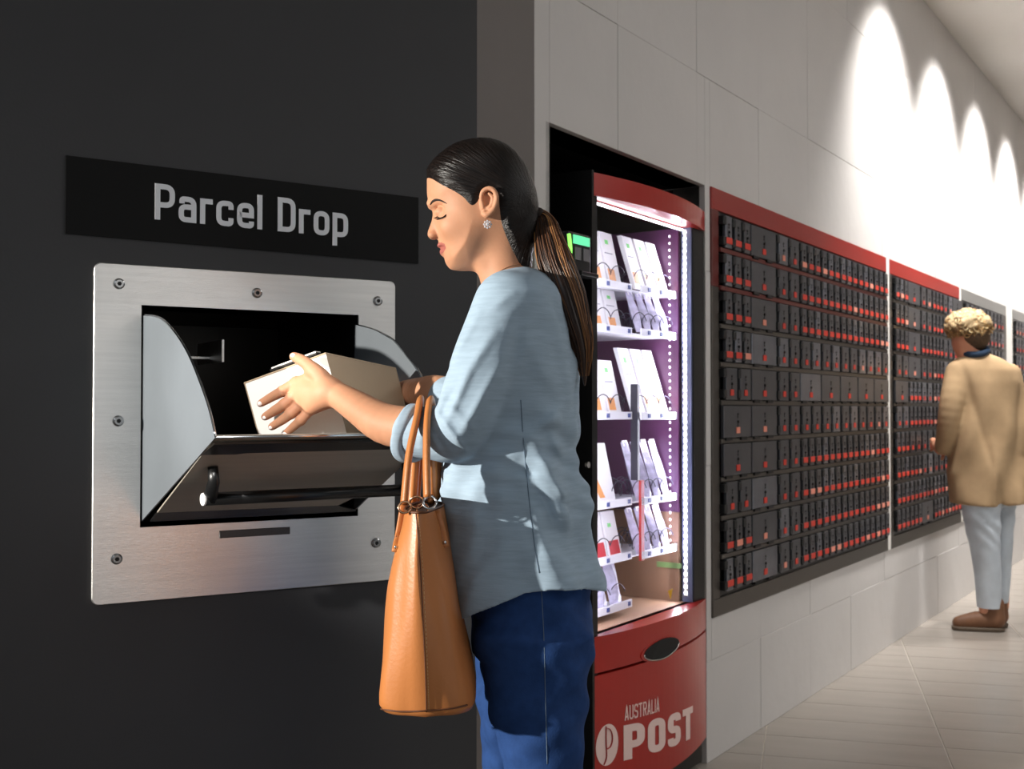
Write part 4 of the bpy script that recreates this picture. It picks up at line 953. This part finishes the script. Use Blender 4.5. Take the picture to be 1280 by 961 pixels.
# neck opening and curved shirt-tail hem
sf.ell((P(634, 0, YB).x, YB, P(0, 328, YB).z), (.060, .062, .026), .006, cut=True)
xs, ys, zs_ = sf.ax[0][:, None, None], sf.ax[1][None, :, None], sf.ax[2][None, None, :]
hx = np.interp(np.array([0.]), [0], [0]); hemz = np.interp(sf.ax[0], [P(q, 0, YB).x for q in (552, 576, 600, 630, 655, 685, 715, 750)], [P(0, q, YB).z for q in (768, 761, 748, 733, 722, 718, 720, 731)])[:, None, None]
sf.F = np.maximum(sf.F, (hemz - zs_) + 0 * ys).astype(np.float32)
sv = sf.mesh(); shirt = field_obj('shirt', [sv], M['shirt'], wm)
sb_h = BVHTree.FromPolygons([tuple(q) for q in sv[0]], [tuple(q) for q in sv[1]])
MB().tube([on_skin(a, b, .0002, sb_h) for a, b in spline([(651, 500), (655, 560), (661, 620), (668, 680), (674, 716)], 6)], .0009, 5).build('side_seam', M['thread'], wm, True)
cuf = Field((-.235, 1.84, 1.10), (-.11, 2.02, 1.26), .002)
cd = (P(480, 529, 1.975) - P(545, 541, 1.915)).normalized()
for cc_, R0, nn in ((P(514, 540.5, 1.935), .0445, cd), (P(519, 541, 1.932), .0440, cd)):
    a = nn.cross(Vector((0, 0, 1))).normalized(); b = nn.cross(a); ringp = []
    for q in range(25):
        t = 2 * math.pi * q / 24; wv = 1 + .045 * math.sin(3 * t + R0 * 900); ringp.append(cc_ + a * R0 * wv * math.cos(t) + b * R0 * wv * math.sin(t) + nn * .006 * math.sin(2 * t + R0 * 500))
    cuf.chain(ringp, [.0062] * 25, .004)
field_obj('shirt_cuff', [cuf.mesh()], M['shirt'], wm)
nl = spline([(600.5, 356), (607, 353.5), (617, 345), (628, 337), (640, 332), (652, 330)], 6)
MB().tube([on_skin(a, b, .0006) for a, b in nl[6:]], .0007, 5).build('necklace', M['gold'], wm, True)
er = empty('earring', P(609.5, 280.5, YB - .083), 0, label='sparkling clear stone flower stud earring below the ear', cat='earring')
for i in range(9):
    t = 2 * math.pi * i / 8; r = .0058 if i < 8 else 0
    MB().ball((r * math.cos(t), -.001 if i < 8 else -.003, r * math.sin(t)), .0022 if i < 8 else .0034, 6, 4).build('gem', M['gem'], er)

# jeans
def jw(x, y, z): return .0025 * np.sin(60 * z + 30 * x + 3 * np.sin(20 * y)) + .0018 * np.sin(95 * z - 50 * x)
jf = Field((-.17, 1.80, .04), (.20, 2.28, P(0, 700, YB).z), .006)
J1 = [(705, 574, 734, .150, 0), (740, 586, 738, .160, 0), (775, 590, 739, .165, 0), (800, 592, 737, .160, 0)]
jf.stack([(P(0, py, YB).z, (P(a, py, YB).x + P(b, py, YB).x) / 2, YB, (P(b, py, YB).x - P(a, py, YB).x) / 2, hy) for py, a, b, hy, _ in J1], .01, 2.3, jw)
J2 = [(780, 600, 736, .088), (820, 604, 733, .088), (860, 610, 730, .086), (905, 622, 727, .082), (961, 632, 722, .078), (1080, 640, 714, .068), (1200, 650, 712, .060), (1320, 660, 712, .054), (1400, 664, 706, .048)]
jf.stack([(P(0, py, YB).z, (P(a, py, YB).x + P(b, py, YB).x) / 2, YB - .088, (P(b, py, YB).x - P(a, py, YB).x) / 2, hy) for py, a, b, hy in J2], .03, 2.1, jw)
J3 = [(780, 590, 720, .085), (860, 592, 690, .084), (905, 596, 672, .080), (961, 602, 664, .074), (1080, 608, 664, .066), (1200, 612, 664, .058), (1320, 616, 662, .052), (1400, 620, 660, .048)]
jf.stack([(P(0, py, YB).z, (P(a, py, YB).x + P(b, py, YB).x) / 2, YB + .085, (P(b, py, YB).x - P(a, py, YB).x) / 2, hy) for py, a, b, hy in J3], .02, 2.1, jw)
jv = jf.mesh(); field_obj('jeans', [jv], M['jeans'], wm)
jb = BVHTree.FromPolygons([tuple(q) for q in jv[0]], [tuple(q) for q in jv[1]])
MB().tube([on_skin(a, b, .0002, jb) for a, b in spline([(676, 722), (680, 800), (682, 880), (684, 955)], 8)], .0006, 5).build('outer_seam', M['thread'], wm, True)
for sx_, sy_ in ((686, YB - .088), (642, YB + .085)):
    s_ = Field((-.22, sy_ - .07, -.01), (.2, sy_ + .07, .15), .005); cx_ = P(sx_, 1400, YB).x
    s_.chain([(cx_, sy_, .085), (cx_ - .03, sy_, .06), (cx_ - .12, sy_, .036), (cx_ - .17, sy_, .03)], [.040, .038, .032, .024], .02); s_.cap((cx_ + .01, sy_, .02), (cx_ - .17, sy_, .014), .03, .026, .01)
    s_.F = np.maximum(s_.F, (.001 - s_.ax[2])[None, None, :]).astype(np.float32); field_obj('shoe', [s_.mesh()], M['black_metal'], wm)

# ------------------------------------------------------------------ tan tote hanging from the forearm
tb = empty('tote_bag', (P(529, 0, 1.90).x, 1.885, 0), math.radians(14), label='tan leather tote bag hanging from the bent arm', cat='bag')
Mi = Matrix.Translation((P(529, 0, 1.90).x, 1.885, 0)) @ Matrix.Rotation(math.radians(14), 4, 'Z'); Mi = Mi.inverted()
Ynear = 1.80
outl = [(640, 501, 546), (660, 498, 549), (700, 489, 556), (740, 482, 565), (780, 477, 573), (820, 472, 581), (850, 469, 587), (875, 468, 591), (888, 469, 591.5), (893, 474, 589)]
n_ang = 72; vs = []; rings = len(outl)
z_s = np.array([P(0, o[0], Ynear).z for o in outl]); zz = np.linspace(z_s[0], z_s[-1], 40)
lx = np.array([P(o[1], o[0], Ynear).x for o in outl]); rx_ = np.array([P(o[2], o[0], Ynear).x for o in outl])
sm = MB(); ring = []
for iz, z_ in enumerate(zz):
    f_ = iz / 39; a = np.interp(-z_, -z_s, lx); b = np.interp(-z_, -z_s, rx_); c = (a + b) / 2; hw_ = (b - a) / 2
    ln = .105 + .015 * math.sin(math.pi * f_); pe = 2.2 + 1.5 * f_
    yc_ = Ynear + .098
    for k_ in range(n_ang):
        t = 2 * math.pi * k_ / n_ang; ct, st_ = math.cos(t), math.sin(t)
        xx = hw_ * math.copysign(abs(ct) ** (2 / pe), ct); yy = ln * math.copysign(abs(st_) ** (2 / pe), st_)
        ridge = .008 * math.exp(-((t - 1.5 * math.pi) / .06) ** 2) * (-1) * (.3 + .7 * f_)
        dent = .010 * math.sin(math.pi * f_) * math.exp(-((abs(t - 1.5 * math.pi) - .45) / .3) ** 2)
        ww = .0025 * math.sin(9 * f_ + 3 * t) + .004 * math.sin(4 * f_ + 2 * t) * (1 - f_)
        p = Vector((c + xx + ww * ct, yc_ + yy + ridge + dent, z_)); p = Mi @ p
        ring.append(p)
sm.add(ring, [(i * n_ang + k_, i * n_ang + (k_ + 1) % n_ang, (i + 1) * n_ang + (k_ + 1) % n_ang, (i + 1) * n_ang + k_) for i in range(39) for k_ in range(n_ang)] + [tuple(range(39 * n_ang, 40 * n_ang))])
bagme = sm.build('bag_body', M['leather'], tb, True)
iw = MB(); cc_ = sum(ring[:n_ang], Vector()) / n_ang
iw.add([cc_ + (p - cc_) * .97 + Vector((0, 0, -.002)) for p in ring[:n_ang]], [tuple(range(n_ang))]); iw.build('lining', M['cap_dark'], tb)
MB().tube([p for p in ring[:n_ang]] + [ring[0]], .0022, 6).build('top_edge', M['leather_dark'], tb, True)
bb = BVHTree.FromPolygons([tuple(Mi.inverted() @ Vector(q)) for q in sm.v], sm.f)
loc = lambda p: Mi @ Vector(p)
MB().tube([loc(on_skin(a, b, .0003, bb)) for a, b in spline([(520, 642), (525, 700), (529, 780), (532, 850), (533, 890)], 8)], .0011, 5).build('gusset_seam', M['leather_dark'], tb, True)
st_m = MB(); sp = spline([(523, 646), (528, 700), (532, 780), (535, 850), (536, 888)], 14)
for i in range(0, len(sp) - 1, 1): st_m.tube([loc(on_skin(*sp[i], .0006, bb)), loc(on_skin(*(sp[i] * .4 + sp[i + 1] * .6), .0006, bb))], .0006, 4)
tag(st_m.build('stitching', M['stitch'], tb), kind='stuff')
MB().tube([loc(on_skin(a, b, .0006, bb)) for a, b in spline([(476, 886), (500, 889), (533, 888), (565, 885), (584, 881)], 6)], .0016, 5).build('base_piping', M['leather_dark'], tb, True)
# handles: each an inverted U over the forearm
def handle(near_, top_, far_, r=.0112):
    pts = spline([P(*near_[0]), P(*near_[1]), P(*near_[2]), P(*top_), P(*far_[2]), P(*far_[1]), P(*far_[0])], 8)
    MB().tube([loc(p) for p in pts], r, 10, flat=.55, ref=(1, 0, 0)).build('handle', M['leather'], tb, True)
handle([(505, 630, 1.812), (511, 570, 1.835), (521, 523, 1.872)], (525, 508, 1.925), [(528, 522, 1.975), (522, 570, 1.99), (517, 630, 1.985)])
handle([(534, 622, 1.806), (533, 570, 1.832), (534, 523, 1.868)], (539, 508, 1.915), [(545, 522, 1.965), (545, 570, 1.98), (543, 622, 1.98)])
for tabp in ([(506, 624), (503, 645), (499, 668), (495, 690)], [(538, 622), (545, 640), (551, 660), (556, 684)]):
    pts = [on_skin(a, b, .002, bb) for a, b in spline(tabp, 5)]; pts[0] = P(tabp[0][0], tabp[0][1], 1.808)
    MB().tube([loc(p) for p in pts], .0075, 8, flat=.35, ref=(0, 1, 0)).build('handle_tab', M['leather'], tb, True)
    c = loc(on_skin(*tabp[3], .004, bb)); MB().ball((c.x, c.y, c.z + .008), .003, 8, 6).build('rivet', M['chrome'], tb, True)
def ringo(c, r, tr, m_, tilt):
    c = P(*c); pts = [loc(c + Vector((r * math.cos(t), tilt * r * math.sin(t), r * math.sin(t) * .9))) for t in np.linspace(0, 2 * math.pi, 17)]
    MB().tube(pts, tr, 7).build('metal_ring', m_, tb, True)
ringo((506, 634, 1.800), .010, .0020, M['gold'], .3); ringo((521, 628, 1.805), .011, .0019, M['gold'], -.4); ringo((537, 628, 1.800), .0105, .0022, M['chrome'], .5); ringo((528, 636, 1.81), .009, .0017, M['gold'], .8)

# ------------------------------------------------------------------ the person at the post boxes
YM = 6.22; PM = lambda px, py, d=0: P(px, py, YM + d); km = YM / FPX
mn = empty('person', (0, 0, 0), 0, label='person seen from behind with curly blond hair in camel coat, pale jeans and brown boots', cat='person')
mf = Field(tuple(PM(1160, 640, -.35)), tuple(PM(1290, 400, .35)), .011)
mf.chain([PM(1205, 430, .0), PM(1214, 452)], [.062, .060], .03); mf.ell(PM(1209, 418), (.080, .095, .118), .02)
mf.ell(PM(1200.5, 428, -.05), (.012, .010, .024), .008)
mf.ell(PM(1195, 430, .04), (.012, .015, .018), .012)
mf.chain([PM(1224, 470), PM(1228, 560), PM(1230, 632)], [.07, .08, .09], .05)
mf.chain([PM(1191, 490, -.04), PM(1185, 540, -.02), PM(1177, 562, .04), PM(1170, 556, .08)], [.035, .032, .028, .024], .02)
hm_ = Field(tuple(PM(1158, 585, -.06)), tuple(PM(1192, 530, .22)), .004)
hm_.chain([PM(1180, 560, .04), PM(1174, 556, .08), PM(1169, 553, .10)], [.028, .026, .024], .01)
for i in range(4): hm_.chain([PM(1170, 551 + i * 3, .10), PM(1166.5, 549 + i * 4.0, .12), PM(1163.5, 550 + i * 4.4, .13)], [.011, .009, .007], .005)
hm_.chain([PM(1176, 562, .07), PM(1179, 568, .09), PM(1177.5, 574, .10)], [.014, .010, .008], .006)
legs = Field(tuple(PM(1185, 795, -.25)), tuple(PM(1275, 600, .25)), .012)
legs.chain([PM(1221, 640, -.06), PM(1227, 700, -.06), PM(1231, 765, -.06)], [.045, .035, .03], .02).chain([PM(1254, 640, .06), PM(1255, 700, .06), PM(1254, 758, .06)], [.045, .035, .03], .02)
field_obj('body', [mf.mesh(), hm_.mesh(), legs.mesh()], M['skin_man'], mn)
rr2 = np.random.default_rng(5)
hr = Field(tuple(PM(1176, 452, -.2)), tuple(PM(1246, 376, .2)), .0055)
hr.ell(PM(1211, 407), (.112, .118, .088), .02)
bl_ = []
for i in range(90):
    a = rr2.uniform(0, 2 * math.pi); b = rr2.uniform(-.2, 1); c = PM(1210, 407); r_ = (.108, .11, .078)
    q = Vector((c.x + r_[0] * math.cos(a) * math.sqrt(max(0, 1 - b * b)), c.y + r_[1] * math.sin(a) * math.sqrt(max(0, 1 - b * b)), c.z + r_[2] * b))
    hr.ell(q, (rr2.uniform(.014, .026), rr2.uniform(.014, .024), rr2.uniform(.012, .026)), .008)
v, f = hr.mesh(); ho = field_obj('hair', [(v, f)], M['blond'], mn); flow(ho, PM(1211, 0).x, PM(0, 415).z, 4, 30)
uc_ = Field(tuple(PM(1184, 452, -.2)), tuple(PM(1242, 404, .2)), .006); uc_.ell(PM(1214, 421), (.098, .106, .088), .01); uc_.ell(PM(1189, 438, -.02), (.050, .22, .055), .012, cut=True); uc_.ell(PM(1228, 446, -.02), (.03, .2, .035), .012, cut=True)
field_obj('undercut', [uc_.mesh()], M['brown_hair'], mn)
M['curl_a'] = mat('pale_blond_curl', lin(232, 208, 160), .55); M['curl_b'] = mat('honey_curl', lin(190, 152, 98), .55); M['curl_c'] = mat('brown_curl', lin(130, 98, 62), .6)
wv_ = MB()
for i in range(420):
    a = rr2.uniform(0, 2 * math.pi); b = rr2.uniform(-.55, 1); c = PM(1210.5, 409); s_ = math.sqrt(max(0, 1 - b * b)); q = Vector((c.x + .112 * math.cos(a) * s_, c.y + .112 * math.sin(a) * s_, c.z + .088 * b))
    nn = (q - c).normalized(); t1 = nn.cross(Vector(rr2.normal(0, 1, 3))).normalized(); t2 = (nn.cross(t1) + nn * rr2.uniform(-.5, .6)).normalized(); r_ = rr2.uniform(.010, .021); tw = rr2.uniform(3, 5.5)
    pts_ = [q + t1 * (r_ * math.cos(t)) + t2 * (r_ * math.sin(t)) + nn * (.004 * t - .004) for t in np.linspace(0, tw, 9)]
    wv_.tube(pts_, [.0018, .003, .0036, .0038, .0038, .0036, .003, .0024, .001], 5, int(rr2.choice([0, 1, 2], p=[.45, .4, .15] if b > 0 else [.15, .45, .4])))
tag(wv_.build('curls', [M['curl_a'], M['curl_b'], M['curl_c']], mn, True), kind='stuff')
cf = Field(tuple(PM(1160, 640, -.30)), tuple(PM(1292, 436, .34)), .0095)
def cw(x, y, z):
    low = np.clip((PM(0, 480).z - z) / .5, 0, 1); return .016 * low * np.sin(30 * x + 4 * np.sin(3 * z)) + .004 * np.sin(17 * z + 25 * x) - .010 * np.exp(-((x - PM(1222, 0).x) / .012) ** 2) * low + .008 * np.exp(-(((x - PM(1206, 0).x) + .25 * (z - PM(0, 520).z)) / .018) ** 2)
C_ = [(441, 1207, 1231, .05), (446, 1198, 1245, .075), (453, 1191, 1258, .095), (462, 1188, 1267, .115), (478, 1190, 1270, .13), (510, 1194, 1268, .14), (550, 1192, 1270, .15), (590, 1188, 1275, .165), (618, 1187, 1277, .17), (632, 1187, 1278, .17)]
cf.stack([(PM(0, py).z, (PM(a, py).x + PM(b, py).x) / 2, YM, (PM(b, py).x - PM(a, py).x) / 2, hy) for py, a, b, hy in C_], .02, 2.4, cw)
cf.chain([PM(1197, 466, -.01), PM(1190, 500, -.05), PM(1185, 535, -.03), PM(1180, 558, .03)], [.066, .064, .058, .048], .03)
cf.chain([PM(1262, 468, .02), PM(1269, 500, .0), PM(1273, 535, -.04), PM(1270, 560, -.05)], [.062, .058, .052, .046], .03)
cz_ = np.interp(cf.ax[0], [PM(1186, 0).x, PM(1230, 0).x, PM(1278, 0).x], [PM(0, 629).z, PM(0, 631).z, PM(0, 625).z])[:, None, None]
cf.F = np.maximum(cf.F, cz_ - cf.ax[2][None, None, :] + 0 * cf.ax[1][None, :, None]).astype(np.float32)
cf.ell(PM(1216, 437), (.075, .085, .03), .01, cut=True)
field_obj('coat', [cf.mesh()], M['coat'], mn)
m = MB(); cc_ = PM(1217, 441); m.tube([cc_ + Vector((.070 * math.cos(t), .078 * math.sin(t), .012 + .022 * math.sin(t) + .01 * math.cos(t))) for t in np.linspace(0, 2 * math.pi, 25)], .016, 8, flat=1.2); m.build('shirt_collar', M['collar'], mn, True)
lf = Field(tuple(PM(1180, 770, -.30)), tuple(PM(1285, 600, .30)), .008)
def lw_(x, y, z): return .004 * np.sin(62 * z + 30 * x + 3 * np.sin(20 * x + 9 * z)) * (.5 + .5 * np.sin(11 * z + 2)) * np.clip((z - .35) / .3, .15, 1)
for rows_, oy in (([(620, 1196, 1243, .10), (650, 1201, 1243, .10), (690, 1210, 1243, .085), (720, 1214, 1245, .075), (760, 1217, 1244, .062)], -.06), ([(620, 1238, 1274, .10), (650, 1242, 1272, .095), (690, 1243, 1269, .08), (720, 1243, 1268, .07), (755, 1243, 1265, .06)], .06)):
    lf.stack([(PM(0, py).z, (PM(a, py).x + PM(b, py).x) / 2, YM + oy, (PM(b, py).x - PM(a, py).x) / 2, hy) for py, a, b, hy in rows_], .02, 2.1, lw_)
lf.stack([(PM(0, py).z, PM(1236, py).x, YM, .14, .11) for py in (606, 632)], .02, 2.2)
field_obj('jeans', [lf.mesh()], M['pale_jeans'], mn)
for (hx_, tx_, oy, ty_) in ((1237, 1196, -.06, .05), (1253, 1246, .06, .20)):
    h0 = Vector((PM(hx_, 780).x, YM + oy, 0)); t0 = Vector((PM(tx_, 780).x, YM + oy + ty_ * .5, 0)); lo = (min(h0.x, t0.x) - .1, YM - .25, -.01); hi = (max(h0.x, t0.x) + .12, YM + .35, .2)
    b_ = Field(lo, hi, .006); z3 = lambda p, z_: (p.x, p.y, z_)
    b_.chain([z3(h0, .145), z3(h0, .07)], [.052, .055], .02); b_.chain([z3(h0, .06), z3(h0.lerp(t0, .5), .055), z3(t0, .04)], [.052, .048, .036], .02)
    b_.F = np.maximum(b_.F, (.02 - b_.ax[2])[None, None, :]).astype(np.float32); bo = field_obj('boot', [b_.mesh()], M['boot'], mn)
    s_ = Field(lo, hi, .006); s_.chain([z3(h0, .02), z3(h0.lerp(t0, .5), .02), z3(t0, .02)], [.055, .051, .042], .01)
    s_.F = np.maximum(s_.F, np.maximum(.001 - s_.ax[2], s_.ax[2] - .024)[None, None, :]).astype(np.float32); field_obj('sole', [s_.mesh()], M['sole'], bo)
